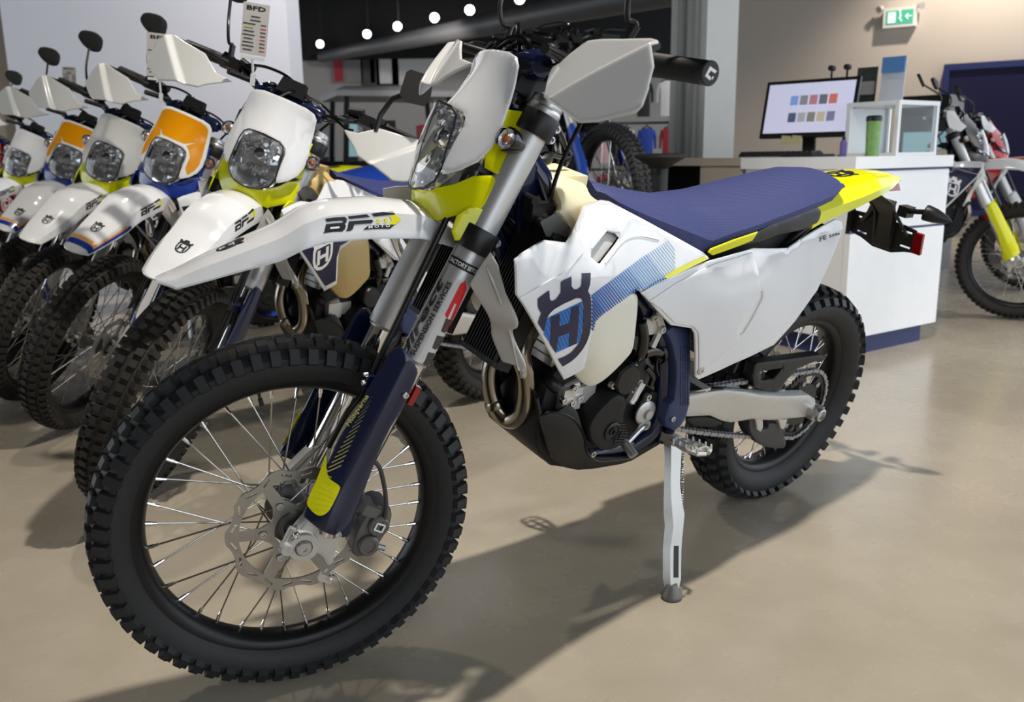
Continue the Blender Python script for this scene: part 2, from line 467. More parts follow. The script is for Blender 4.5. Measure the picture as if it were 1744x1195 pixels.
def hit(fr, px, py, y):
    """photo pixel -> bike-local point on the plane y (a distance from the bike's middle plane)"""
    o = MI_[fr] @ np.append(CO, 1); d = MI_[fr][:3, :3] @ ray(px, py)
    t = (y - o[1]) / d[1]; return o[:3] + d * t
def P(px, py, y): return hit('B', px, py, y)
def F(px, py, y): return hit('F', px, py, y)
def Fsn(px, py, y):
    l = F(px, py, y) - PIV; return (l @ AX, l @ NV)
def hero_px(fr, p): return project((MW_[fr] @ np.append(p, 1))[:3])

class Lift:
    """surface u,v -> bike-local point; px() finds the u,v seen at a photo pixel"""
    def __init__(s, fr, fn, g0, sign=1): s.fr = fr; s.fn = fn; s.g0 = np.array(g0, float); s.sign = sign
    def __call__(s, u, v): return s.fn(u, v)
    def px(s, x, y, g=None):
        q = s.g0.copy() if g is None else np.array(g, float); t = np.array([x, y], float)
        for _ in range(25):
            c = hero_px(s.fr, s.fn(*q)); r = t - c
            if r @ r < 1e-4: break
            e = 1e-4
            J = np.stack([(hero_px(s.fr, s.fn(q[0] + e, q[1])) - c) / e, (hero_px(s.fr, s.fn(q[0], q[1] + e)) - c) / e], 1)
            try: st = np.linalg.solve(J, r)
            except np.linalg.LinAlgError: break
            l = np.linalg.norm(st)
            if l > .08: st *= .08 / l
            q = q + st
        return q
    def pxs(s, pts):
        out = []; g = None
        for p in pts:
            q = s.px(p[0], p[1], g); g = q; out.append(q)
        return out

def rbf_y(fr, ctrl, smooth=1e-4):
    """thin-plate y(x,z) (bike) or y(s,n) (fork) through control pixels (px,py,y)"""
    pts = []
    for px, py, y in ctrl:
        if fr == 'B': l = P(px, py, y); pts.append((l[0], l[2], y))
        else: a = Fsn(px, py, y); pts.append((a[0], a[1], y))
    A = np.array(pts); n = len(A)
    def k(r2): return np.where(r2 > 1e-14, .5 * r2 * np.log(np.maximum(r2, 1e-14)), 0)
    D = ((A[:, None, :2] - A[None, :, :2]) ** 2).sum(2); K = np.zeros((n + 3, n + 3)); K[:n, :n] = k(D) + np.eye(n) * smooth * .01
    K[:n, n] = 1; K[:n, n + 1:] = A[:, :2]; K[n, :n] = 1; K[n + 1:, :n] = A[:, :2].T
    w = np.linalg.solve(K, np.append(A[:, 2], [0, 0, 0]))
    def f(u, v):
        d = (A[:, 0] - u) ** 2 + (A[:, 1] - v) ** 2
        return float(k(d) @ w[:n] + w[n] + w[n + 1] * u + w[n + 2] * v)
    return f
def side_lift(ctrl):
    f = rbf_y('B', ctrl); c = P(ctrl[0][0], ctrl[0][1], ctrl[0][2])
    return Lift('B', lambda u, v: np.array([u, f(u, v), v]), (c[0], c[2]), -1)
def fork_lift(ctrl=None, fn=None, g0=(.2, .03)):
    f = fn or rbf_y('F', ctrl)
    return Lift('F', lambda u, v: fk(u, v, f(u, v)), g0, 1)

# ---------------------------------------------------------------- part list shared by every motorcycle of this make
PARTS = []
def part(name, geo, mats, fr='B', parent=None, label=None, both=False, only=None, angle=38, tag=None):
    """only='hero' / 'row' limits a part; both adds the mirrored twin; returns index of the part"""
    if isinstance(mats, str): mats = [mats]
    i = len(PARTS)
    PARTS.append(dict(name=name, geo=geo, mats=mats, fr=fr, parent=parent, label=label, only=only, angle=angle, tag=tag))
    if both:
        PARTS.append(dict(name=name, geo=geo.mirror(), mats=mats, fr=fr, parent=None if parent is None else parent + 1 if PARTS[parent + 1]['name'] == PARTS[parent]['name'] else parent, label=label, only=only, angle=angle, tag=tag))
    return i
ROLES = {'mask': 'white_plastic', 'mask_trim': 'white_plastic', 'cowl': 'yellow_plastic', 'fender': 'white_plastic', 'fork_guard': 'navy_plastic', 'shroud': 'white_plastic',
         'side': 'white_plastic', 'seat': 'seat_cover', 'tail': 'yellow_plastic', 'guard': 'silver_white_plastic', 'frame': 'navy_plastic', 'tank': 'tank_cream', 'tank_low': 'tank_lower',
         'tyre': 'rubber', 'guard_decal': 'yellow_print', 'strip': 'yellow_print', 'shroud_print': 'navy_print'}
MESH_CACHE = {}
def part_mesh(i, roles):
    p = PARTS[i]; ms = tuple(roles.get(m, ROLES.get(m, m)) for m in p['mats'])
    if (i, ms) not in MESH_CACHE:
        if (i,) not in MESH_CACHE: MESH_CACHE[(i,)] = p['geo'].mesh(p['name'], [ROLES.get(m, m) for m in p['mats']], p['angle'])
        me = MESH_CACHE[(i,)]
        base = tuple(ROLES.get(m, m) for m in p['mats'])
        if ms != base:
            me = me.copy()
            for k, x in enumerate(ms): me.materials[k] = MATS[x]
        MESH_CACHE[(i, ms)] = me
    return MESH_CACHE[(i, ms)]
def make_motorcycle(name, label, pose, roles=None, kind='row', skip=(), group=None):
    roles = roles or {}
    root = bpy.data.objects.new(name, None); COL.objects.link(root)
    root.empty_display_size = .1
    root.matrix_world = bike_matrix(pose['x'], pose['y'], pose['yaw'], pose['lean'], pose.get('z', 0.), pose.get('pitch', 0.))
    root['label'] = label; root['category'] = 'motorcycle'
    if group: root['group'] = group
    S = steer_matrix(pose['steer']); made = {}
    for i, p in enumerate(PARTS):
        if p['only'] and p['only'] != kind and p['only'] not in pose.get('extras', ()): continue
        if p['name'] in skip or (p['tag'] and p['tag'] in skip): continue
        if p['parent'] is not None and p['parent'] not in made: continue
        o = bpy.data.objects.new(p['name'], part_mesh(i, roles)); COL.objects.link(o)
        if p['parent'] is None:
            o.parent = root
            if p['fr'] == 'F': o.matrix_basis = S
        else: o.parent = made[p['parent']]
        if p['label']: o['label'] = p['label']
        made[i] = o
    return root
# ================================================================ wheels
def tyre_geo(c, R, bead, wmax, rows, n, hk=.011, seg=96):
    """tyre carcass with moulded knobs. rows: (y, r_surface, tilt, circumferential length, width, phase, count factor)"""
    g = Geo(); c = np.asarray(c, float); rc = R - hk
    half = [(bead - .003, wmax * .52), (bead + .006, wmax * .74), (bead + (rc - bead) * .42, wmax), (bead + (rc - bead) * .68, wmax * .97), (rc - .013, wmax * .80), (rc - .004, wmax * .48), (rc, 0.)]
    prof = half + [(r, -y) for r, y in reversed(half[:-1])]
    g.lathe(prof, c, (0, 1, 0), seg, 0, closed=False)
    for (y, tilt, lc, lw, ph, h) in rows:
        for sg in ((1, -1) if y else (1,)):
            for k in range(n):
                th = 2 * math.pi * (k + (ph if sg > 0 else ph + .0)) / n
                er = np.array([math.cos(th), 0, math.sin(th)]); et = np.array([-math.sin(th), 0, math.cos(th)]); ey = np.array([0, 1., 0])
                a = tilt * sg; nn = er * math.cos(a) + ey * math.sin(a); ly = ey * math.cos(a) - er * math.sin(a)
                hh = half[2:]; rs = np.interp(abs(y), [q[1] for q in reversed(hh)], [q[0] for q in reversed(hh)])
                base = c + er * rs + ey * y * sg
                Rm = np.stack([et, ly, nn], 1)
                g.box(base + nn * (h * .5 - .004), (lc, lw, h + .008), Rm, 0, .88)
    return g

# front, 21 inch
part('front_tyre', tyre_geo(AXLE, RF, .277, .046, [(.0425, 1.12, .0195, .030, 0, .0095), (.0150, .20, .0205, .023, .5, .010)], 64), 'tyre', 'F', label='knobbly off-road front tyre')
rim_prof = [(.284, .0255), (.2835, .029), (.279, .0295), (.268, .0275), (.2605, .021), (.2555, .011), (.2535, .004), (.2535, -.004), (.2555, -.011), (.2605, -.021), (.268, -.0275), (.279, -.0295), (.2835, -.029), (.284, -.0255), (.272, -.022), (.262, -.008), (.262, .008), (.272, .022)]
part('front_rim', Geo().lathe(rim_prof, AXLE, (0, 1, 0), 96, closed=True), 'rim_black', 'F')
def hub_geo(c, half, flange, r):
    g = Geo(); y = half
    g.lathe([(.008, -y - .012), (.022, -y - .012), (.024, -y), (flange, -y + .002), (flange + .003, -y + .005), (flange, -y + .009), (r + .004, -y + .014), (r, -y * .3), (r, y * .3), (r + .004, y - .014), (flange, y - .009), (flange + .003, y - .005), (flange, y - .002), (.030, y + .002), (.030, y + .016), (.022, y + .018), (.020, y + .010), (.008, y + .008)], c, (0, 1, 0), 40)
    return g
part('front_hub', hub_geo(AXLE, .040, .040, .020), 'titanium_grey', 'F')
part('front_axle', Geo().lathe([(.0005, .136), (.004, .136), (.005, .139), (.012, .139), (.0145, .134), (.0145, -.114), (.013, -.119), (.0005, -.119)], AXLE, (0, 1, 0), 24), 'aluminium', 'F')
def spokes(c, fr, hub_r, hub_y, rim_r, n, sweep, nm_hub=True):
    c = np.asarray(c, float)
    for k in range(n):
        th = 2 * math.pi * (k + .3) / n; side = 1 if k % 2 else -1; d = sweep if (k // 2) % 2 else -sweep
        a = c + np.array([rim_r * math.cos(th), side * .004, rim_r * math.sin(th)])
        b = c + np.array([hub_r * math.cos(th + d), side * hub_y, hub_r * math.sin(th + d)])
        i = part('spoke', Geo().cyl(a, b, .00165, n=6), 'spoke_steel', fr)
        u = nrm(b - a); part('nipple', Geo().tube([a - u * .003, a + u * .012, a + u * .0125, a + u * .02], [.0036, .0036, .0028, .0026], 8), 'chrome', fr, parent=i, only='hero')
spokes(AXLE, 'F', .039, .034, .2535, 36, math.radians(62))
# wave brake disc with arms and slots
def disc_geo(c, y, R, ri, arms, holes, lobes, thick, bolt_r, phase=0.):
    def lift(u, v): return np.array([c[0] + u, c[1] + y, c[2] + v])
    L = Lift('F', lift, (0, 0), -1); g = Geo()
    out = []
    for k in range(lobes * 10):
        th = 2 * math.pi * k / (lobes * 10); w = math.cos(lobes * th); r = R - .0045 + .0045 * (abs(w) ** .6) * (1 if w > 0 else -1)
        out.append((r * math.cos(th), r * math.sin(th)))
    hs = []
    rin = R - .024
    hs.append([(.040 * math.cos(2 * math.pi * k / 28), .040 * math.sin(2 * math.pi * k / 28)) for k in range(28)][::-1])
    for k in range(arms):
        a0 = 2 * math.pi * (k + phase) / arms; wd = 2 * math.pi / arms
        q = []
        for t in np.linspace(.09, .91, 9): q.append((rin * math.cos(a0 + wd * t), rin * math.sin(a0 + wd * t)))
        for t in np.linspace(.82, .18, 7):
            r = bolt_r + .006 - .014 * math.sin(math.pi * (t - .18) / .64); q.append((r * math.cos(a0 + wd * t), r * math.sin(a0 + wd * t)))
        hs.append(q[::-1])
    if holes:
        for k in range(lobes):
            for e in (-1, 1):
                a = 2 * math.pi * (k + .5 * (e > 0) + .25) / lobes; m_ = np.array([math.cos(a), math.sin(a)]); tn = np.array([-m_[1], m_[0]])
                d = nrm(tn + m_ * .45 * e); w = np.array([-d[1], d[0]]); cc = m_ * (R - .014)
                hs.append([cc + d * .010 + w * .0022, cc - d * .010 + w * .0022, cc - d * .010 - w * .0022, cc + d * .010 - w * .0022][::-1])
    sheet(g, L, out, hs, .009, thick)
    return g
di = part('brake_disc', disc_geo(AXLE, .0655, .126, 0, 6, True, 10, .004, .058), 'disc_steel', 'F', label='wave-edged steel brake disc with slots')
for k in range(6):
    a = 2 * math.pi * k / 6; part('disc_bolt', Geo().bolt(AXLE + np.array([.060 * math.cos(a), .0652, .060 * math.sin(a)]), (0, 1, 0), .0075, .005), 'aluminium', 'F', parent=di, only='hero')

vp_ = F(440, 668, .0); vd_ = nrm(AXLE - vp_)
part('valve_stem', Geo().tube([vp_ - vd_ * .02, vp_ + vd_ * .012, vp_ + vd_ * .013, vp_ + vd_ * .026], [.003, .003, .0045, .0045], 10), 'black_plastic', 'F', only='hero')
for rr_, hh_ in ((.298, .0008), (.312, .0008)):
    part('tyre_bead_line', Geo().lathe([(rr_ - .0015, .0385 + (rr_ - .298) * .42), (rr_, .0405 + (rr_ - .298) * .42), (rr_ + .0015, .0395 + (rr_ - .298) * .42)], AXLE, (0, 1, 0), 96), 'tyre', 'F', both=True, only='hero')
# rear, 18 inch
RAX = np.array([0., 0, RR])
part('rear_tyre', tyre_geo(RAX, RR, .239, .066, [(.059, .95, .026, .024, 0, .013), (.034, .45, .024, .022, .5, .014), (.011, .1, .026, .019, 0, .014)], 44, .014, 80), 'tyre', 'B', label='knobbly off-road rear tyre')
rp = [(r - .0405, y * 1.3) for r, y in rim_prof]
part('rear_rim', Geo().lathe(rp, RAX, (0, 1, 0), 80, closed=True), 'rim_black', 'B')
part('rear_hub', hub_geo(RAX, .052, .055, .03), 'titanium_grey', 'B')
spokes(RAX, 'B', .053, .045, .214, 36, math.radians(60))
part('rear_axle', Geo().lathe([(.0005, .142), (.011, .142), (.017, .138), (.017, .128), (.012, .127), (.012, -.127), (.017, -.128), (.017, -.14), (.0005, -.142)], RAX, (0, 1, 0), 20), 'aluminium', 'B')
part('rear_brake_disc', disc_geo(RAX, -.075, .110, 0, 6, False, 11, .004, .058), 'disc_steel', 'B')
# sprocket: toothed ring with cut-outs
def sprocket_geo(c, y, R, teeth, arms):
    def lift(u, v): return np.array([c[0] + u, c[1] + y, c[2] + v])
    out = []
    for k in range(teeth * 4):
        th = 2 * math.pi * k / (teeth * 4); r = R + (.004 if k % 4 in (0, 1) else -.003); out.append((r * math.cos(th), r * math.sin(th)))
    hs = [[(.03 * math.cos(-2 * math.pi * k / 24), .03 * math.sin(-2 * math.pi * k / 24)) for k in range(24)]]
    if arms:
        for k in range(arms):
            a0 = 2 * math.pi * (k + .2) / arms; wd = 2 * math.pi / arms; q = [((R - .016) * math.cos(a0 + wd * t), (R - .016) * math.sin(a0 + wd * t)) for t in np.linspace(.14, .86, 6)]
            q += [((R - .042) * math.cos(a0 + wd * t), (R - .042) * math.sin(a0 + wd * t)) for t in np.linspace(.74, .26, 4)]; hs.append(q[::-1])
    return sheet(Geo(), Lift('B', lift, (0, 0), -1), out, hs, .012, .006)
SPR_Y, SPR_R = .078, .106
si = part('rear_sprocket', sprocket_geo(RAX, SPR_Y + .003, SPR_R, 50, 6), 'black_plastic', 'B')
for k in range(6):
    a = 2 * math.pi * (k + .2) / 6; part('sprocket_bolt', Geo().bolt(RAX + np.array([.074 * math.cos(a), SPR_Y + .0035, .074 * math.sin(a)]), (0, 1, 0), .0075, .005), 'aluminium', 'B', parent=si, only='hero')
FSP = np.array([.665, 0, .452]); FSR = .032
part('front_sprocket', sprocket_geo(FSP, SPR_Y + .003, FSR + .004, 13, 0), 'cast_aluminium', 'B')
# chain: link plates round both sprockets
def chain_geo():
    up0 = np.array([FSP[0] + .005, FSP[2] + FSR]); lo0 = np.array([FSP[0] + .005, FSP[2] - FSR])
    up1 = np.array([.0, RR + SPR_R]); lo1 = np.array([.0, RR - SPR_R])
    path = [up0 + (up1 - up0) * t for t in np.linspace(0, 1, 60)]
    path += [np.array([-SPR_R * math.sin(a), RR + SPR_R * math.cos(a)]) for a in np.linspace(0, math.pi, 60)[1:-1]]
    mid = [np.array([lo1[0] + (lo0[0] - lo1[0]) * t, lo1[1] + (lo0[1] - lo1[1]) * t - .012 * math.sin(math.pi * t)]) for t in np.linspace(0, 1, 60)]
    path += mid
    path += [np.array([FSP[0] + FSR * math.sin(a), FSP[2] - FSR * math.cos(a)]) for a in np.linspace(0, math.pi, 16)[1:-1]]
    path = np.array(path + [path[0]]); seg = np.linalg.norm(np.diff(path, axis=0), axis=1); cum = np.append(0, np.cumsum(seg))
    n = int(cum[-1] / .01588); g = Geo()
    for k in range(n):
        t = k * cum[-1] / n; q = np.array([np.interp(t, cum, path[:, 0]), np.interp(t, cum, path[:, 1])]); t2 = (t + .01) % cum[-1]
        q2 = np.array([np.interp(t2, cum, path[:, 0]), np.interp(t2, cum, path[:, 1])]); d = nrm(q2 - q); R = np.array([[d[0], 0, -d[1]], [0, 1, 0], [d[1], 0, d[0]]])
        yo = .0065 if k % 2 else .0045
        for sg in (-1, 1):
            for e in (-1, 1): g.cyl((q[0] + d[0] * .0065 * e, SPR_Y + sg * yo, q[1] + d[1] * .0065 * e), (q[0] + d[0] * .0065 * e, SPR_Y + sg * (yo + .0018), q[1] + d[1] * .0065 * e), .0062, n=8, m=0)
            g.box((q[0], SPR_Y + sg * (yo + .0008), q[1]), (.012, .0016, .0085), R)
        g.cyl((q[0], SPR_Y - .007, q[1]), (q[0], SPR_Y + .007, q[1]), .0045, n=6, m=0)
    return g
part('chain', chain_geo(), 'chain_steel', 'B', label='steel drive chain')
# ================================================================ fork, clamps, brake, fender
LEG_N = .022; LEG_Y = .107
def leg(s, y=LEG_Y): return fk(s, LEG_N, y)
g = Geo()
g.lathe([(.0285, .385), (.0285, .60), (.0278, .63), (.0278, .84), (.0270, .875), (.0265, .882), (.0245, .883), (.0245, .888), (.020, .890), (.0005, .890)], leg(0), AX, 32)
g.lathe([(.0285, .385), (.026, .383), (.0245, .378)], leg(0), AX, 32)
ft = part('fork_tube', g, 'brushed_fork', 'F', both=True, label='brushed silver upper fork tube')
part('fork_cap', Geo().lathe([(.0310, .859), (.0315, .863), (.0315, .868), (.0295, .871), (.0300, .874), (.0300, .878), (.0285, .882), (.0285, .886), (.014, .888), (.012, .891), (.0005, .891)], leg(0), AX, 32), 'aluminium', 'F', parent=ft, both=True)
part('fork_stanchion', Geo().cyl(leg(.03), leg(.40), .024, n=28), 'chrome', 'F', both=True, label='chrome lower fork leg')
# prints on the left upper tube, wrapped on a radius just proud of it
def tube_lift(r, y=LEG_Y):
    # u = height s, v = angle; angle 0 faces the rider's left, positive towards the front
    return Lift('F', lambda u, v: leg(u, y) + r * (math.cos(v) * np.array([0, 1., 0]) + math.sin(v) * NV), (.5, .3), 1)
TL = tube_lift(.0290)
def decal(name, lift, polys, mt, parent, fr='F', step=.008, push=.0004, only='hero', both=False, label=None):
    g = Geo()
    for p in polys: sheet(g, lift, p, (), step, 0, push=push)
    return part(name, g, mt, fr, parent=parent, only=only, both=both, label=label)
def rect(u0, u1, v0, v1): return [(u0, v0), (u1, v0), (u1, v1), (u0, v1)]
def text_on(lift, txt, org, du, dv, h, mt, parent, fr='F', name='lettering', push=.0006, shear=0., only='hero', width=None, label=None):
    """lettering with cap height h; du/dv are the (u,v) directions of writing and of up"""
    V, Fc = text_polys(txt, shear)
    if not len(V): return
    sx = h if width is None else width / V[:, 0].max()
    g = Geo(); du = np.array(du); dv = np.array(dv); o = np.array(org)
    Q = [o + du * p[0] * sx + dv * p[1] * h for p in V]
    X = []
    for q in Q:
        p0 = np.array(lift(*q)); e = 1e-4
        n = nrm(np.cross(np.array(lift(q[0] + e, q[1])) - p0, np.array(lift(q[0], q[1] + e)) - p0)) * lift.sign; X.append(p0 + n * push)
    g.add(X, Fc); return part(name, g, mt, fr, parent=parent, only=only, label=label)
decal('sticker_band', TL, [rect(.562, .577, -.75, 1.5)], 'black_print', ft, label='black band sticker reading FACTORY SETUP')
text_on(TL, 'FACTORY SETUP', (.5655, 1.42), (0, -1), (1, 0), .008, 'white_print', ft, width=2.1)
decal('sticker_white', TL, [rect(.39, .545, -.9, .28)], 'silver_white_plastic', ft)
TL2 = tube_lift(.0296)
text_on(TL2, 'SUSPENSION SERVICES', (.392, .50), (1, 0), (0, 1), .30, 'black_print', ft, width=.142)
text_on(TL2, 'direct', (.378, .95), (1, 0), (0, 1), .55, 'black_print', ft, width=.155, shear=.3)
decal('sticker_red', TL2, [[(.480, .02), (.540, .05), (.548, -.15), (.535, -.55), (.49, -.75), (.455, -.72), (.452, -.62), (.505, -.35), (.505, -.2), (.475, -.25)]], 'red_print', ft)
for k in range(3):
    b = .385 + .033 * k; decal('sticker_block', TL2, [[(b, -.25), (b + .024, -.15), (b + .026, -.75), (b + .006, -.85), (b - .001, -.6)]], 'grey_print', ft)
# right upper tube carries the same lettering on its outside
# triple clamps
def clamp_geo(s0, s1, r, nb, th):
    g = Geo()
    for sg in (1, -1):
        g.lathe([(.0278, s0), (r, s0), (r + .001, s0 + .002), (r + .001, s1 - .002), (r, s1), (.0278, s1)], leg(0, LEG_Y * sg), AX, 32)
        for zz in ((s0 + s1) / 2 - .009, (s0 + s1) / 2 + .009)[:2 if s1 - s0 > .03 else 1]:
            o = fk(zz, LEG_N - r * .95, (LEG_Y - .012) * sg); g.box(o, (.018, .03, .014), np.stack([NV, [0, 1, 0], AX], 1))
    g.lathe([(.0005, s0), (.036, s0), (.036, s1), (.0005, s1)], fk(0, 0, 0), AX, 28)
    for sg in (1, -1):
        secs = []
        for y, hn in ((.0, .030), (.04, .024), (.085, .018)):
            c0 = fk(s0 + .002, LEG_N * (y / .107), y * sg); c1 = fk(s1 - .002, LEG_N * (y / .107), y * sg)
            secs.append([c0 - NV * hn, c0 + NV * hn, c1 + NV * hn * .9, c1 - NV * hn * .9])
        g.loft(secs)
    return g
uc = part('upper_clamp', clamp_geo(.820, .859, .0340, 1, 0), 'black_plastic', 'F')
lc = part('lower_clamp', clamp_geo(.598, .640, .0345, 1, 0), 'black_plastic', 'F')
for s_, i_ in ((.830, uc), (.850, uc), (.608, lc), (.630, lc)):
    for sg in (1, -1):
        part('clamp_bolt', Geo().bolt(fk(s_, LEG_N - .034, (LEG_Y + .003) * sg), (0, sg, 0), .0075, .009), 'aluminium', 'F', parent=i_, only='hero')
part('steering_stem', Geo().lathe([(.0005, .59), (.02, .59), (.02, .62), (.024, .66), (.024, .82), (.02, .885), (.014, .895), (.0005, .895)], fk(0, 0, 0), AX, 20), 'black_plastic', 'F')

# fork guards
def guard_y(s, n): return .1455 - 10.5 * (n - .034) ** 2 - .012 * max(0, (s - .30)) * 2 + .010 * math.exp(-((s - .06) / .06) ** 2)
GL = fork_lift(fn=guard_y, g0=(.2, .03))
go = GL.pxs([(683, 590), (700, 610), (714, 632), (708, 648), (700, 668), (690, 690), (668, 725), (650, 760), (630, 812), (612, 862), (603, 888), (598, 908), (588, 916), (575, 914), (548, 905), (528, 890), (514, 878), (520, 862), (540, 825), (558, 785), (576, 745), (598, 712), (628, 655), (655, 612), (668, 596)])
gp = part('fork_guard', sheet(Geo(), GL, smooth_closed(go, 1), (), .010, .004, .003), 'fork_guard', 'F', both=True, label='glossy fork guard')
yd = GL.pxs([(557, 768), (556, 800), (560, 814), (578, 826), (580, 832), (562, 868), (553, 876), (543, 878), (533, 872), (522, 858), (526, 846), (543, 810), (560, 768)][:-1])
decal('guard_graphic', GL, [smooth_closed(yd, 1)], 'guard_decal', gp, push=.0008, only=None, both=True)
yl = []
for k in range(9):
    a0 = np.array([524 + 3.6 * k, 862 - 9.6 * k]); b0 = np.array([min(579, 563 + 2.6 * k), 864 - 7.4 * k]) if k < 5 else np.array([577 - 4.5 * (k - 4), 832 - 10 * (k - 4)])
    if b0[0] - a0[0] > 6: yl.append(GL.pxs([tuple(a0 + [3, 0]), tuple(b0 - [3, 0]), tuple(b0 - [3, -1.3]), tuple(a0 + [3, 1.3])]))
decal('guard_graphic_lines', GL, yl, 'lime_print', gp, push=.0012)
lines = []
for k in range(15):
    t = k / 14.; x = 569 + 62 * t; y = 796 - 118 * t; w = 26 - 14 * t
    a = GL.px(x - w * .5, y + 7); b = GL.px(x + w * .5, y - 5); c = GL.px(x + w * .5 - 1, y - 5 + 2.2 * (1 - .5 * t)); d = GL.px(x - w * .5 - 1, y + 7 + 2.2 * (1 - .5 * t)); lines.append([a, b, c, d])
decal('guard_stripes', GL, lines, 'gold_print', gp, push=.0008)
a = GL.px(600, 725); b = GL.px(633, 676); dv_ = GL.px(606, 729) - a
text_on(GL, 'Husqvarna', GL.px(596, 728), nrm(b - a), nrm(GL.px(590, 722) - GL.px(596, 728)), .0085, 'gold_print', gp, width=float(np.linalg.norm(b - a)) * 1.05)
for px_, py_ in ((576, 909), (690, 672)):
    q = GL.px(px_, py_); part('guard_bolt', Geo().bolt(np.array(GL(*q)) + np.array([0, .001, 0]), (0, 1, 0), .006, .005), 'aluminium', 'F', parent=gp, only='hero')
rd = GL.px(703, 678); part('fork_reflector', Geo().box(fk(.325, LEG_N - .026, .118), (.010, .014, .036), np.stack([NV, [0, 1, 0], AX], 1)), 'red_lens', 'F', both=True)
# axle lugs
def lug_geo():
    def lift(u, v): return fk(u, v, .120)
    out = [(.115, .040), (.060, .060), (.028, .070), (-.002, .074), (-.016, .060), (-.016, .044), (-.010, .024), (-.014, .006), (-.026, -.004), (-.028, -.014), (-.018, -.020), (-.006, -.012), (.010, -.012), (.060, -.006), (.115, .002)]
    g = sheet(Geo(), Lift('F', lift, (0, 0), 1), smooth_closed(out, 2), (), .012, .034, .008)
    g.lathe([(.026, -.034), (.028, -.030), (.028, .004), (.026, .008), (.016, .008), (.014, .0)], fk(0, OFF, .126), (0, 1, 0), 24)
    g.lathe([(.0005, .012), (.010, .012), (.012, .010), (.012, -.01)], fk(-.012, OFF + .026, .124), (0, 1, 0), 16)
    g.cyl(fk(.024, OFF + .03, .118), fk(-.022, OFF + .03, .118), .0065, n=10)
    g.box(fk(-.046, -.014, .126), (.024, .012, .014), np.stack([NV, [0, 1, 0], AX], 1))
    return g
lg = part('axle_clamp', lug_geo(), 'cast_aluminium', 'F', both=True, label='cast silver axle clamp')
for s_, n_ in ((-.012, .080), (-.040, -.022), (.018, .076)): part('clamp_bolt', Geo().bolt(fk(s_, n_, .130), (0, 1, 0), .0068, .006), 'chrome', 'F', parent=lg, only='hero')
# caliper behind the left leg
def caliper_geo():
    g = Geo(); R_ = np.stack([NV, [0, 1, 0], AX], 1)
    out = [(.105, -.050), (.108, -.080), (.085, -.096), (.045, -.098), (.012, -.090), (-.008, -.072), (-.002, -.052), (.03, -.042), (.07, -.040)]
    sheet(g, Lift('F', lambda u, v: fk(u, v, .098), (0, 0), 1), smooth_closed(out, 2), (), .012, .060, .010)
    for s_, n_ in ((.068, -.072), (.026, -.072)):
        g.lathe([(.021, -.004), (.020, .008), (.017, .011), (.012, .011), (.011, .009), (.0005, .009)], fk(s_, n_, .098), (0, 1, 0), 24)
    g.box(fk(.09, -.045, .08), (.03, .05, .02), R_)
    return g
ci = part('brake_caliper', caliper_geo(), 'titanium_grey', 'F', label='grey cast front brake caliper')
g = Geo(); R_ = np.stack([NV, [0, 1, 0], AX], 1)
for a_, b_ in ((.010, .0), (-.010, .0)): g.box(fk(.068 + a_ * .7, -.072, .1098), (.016, .002, .003), R_)
for a_ in (.008, -.008): g.box(fk(.068, -.072 + a_, .1098), (.003, .002, .014), R_)
part('caliper_mark', g, 'white_print', 'F', parent=ci, only='hero')
part('banjo_fitting', Geo().cyl(fk(.03, -.088, .104), fk(.03, -.104, .104), .0055, n=10), 'chain_steel', 'F', parent=ci, only='hero')
hp = spline([F(649, 902, .105), F(657, 872, .105), F(656, 838, .11), F(648, 800, .112), F(636, 772, .11), fk(.26, .0, .105)], 8)
part('brake_hose', Geo().tube(hp, .0042, 8), 'dark_grey_plastic', 'F')
# hoses running down the front of the leg
for off in (0, .011):
    pth = spline([fk(.71, .075, .055 + off), F(752, 390, .072 + off), F(722, 452, .078 + off), F(684, 532, .080 + off), F(648, 606, .082 + off), F(618, 668, .084 + off), F(590, 705, .086 + off), F(560, 760, .080)], 6)
    part('brake_line', Geo().tube(pth, .0058, 10), 'black_plastic', 'F')
o = F(640, 652, .100); cl_ = Geo().cyl(o + np.array([.012, -.006, .004]), o + np.array([-.016, .018, -.004]), .009, n=14); cl_.box(o + np.array([.010, -.004, .004]), (.02, .03, .024))
hcl = part('hose_clamp', cl_, 'navy_plastic', 'F')
part('clamp_bolt', Geo().bolt(o + np.array([.018, .004, .004]), (1, .2, 0), .005, .008).bolt(o + np.array([.014, -.004, .016]), (1, .2, 0), .004, .008), 'aluminium', 'F', parent=hcl, only='hero')

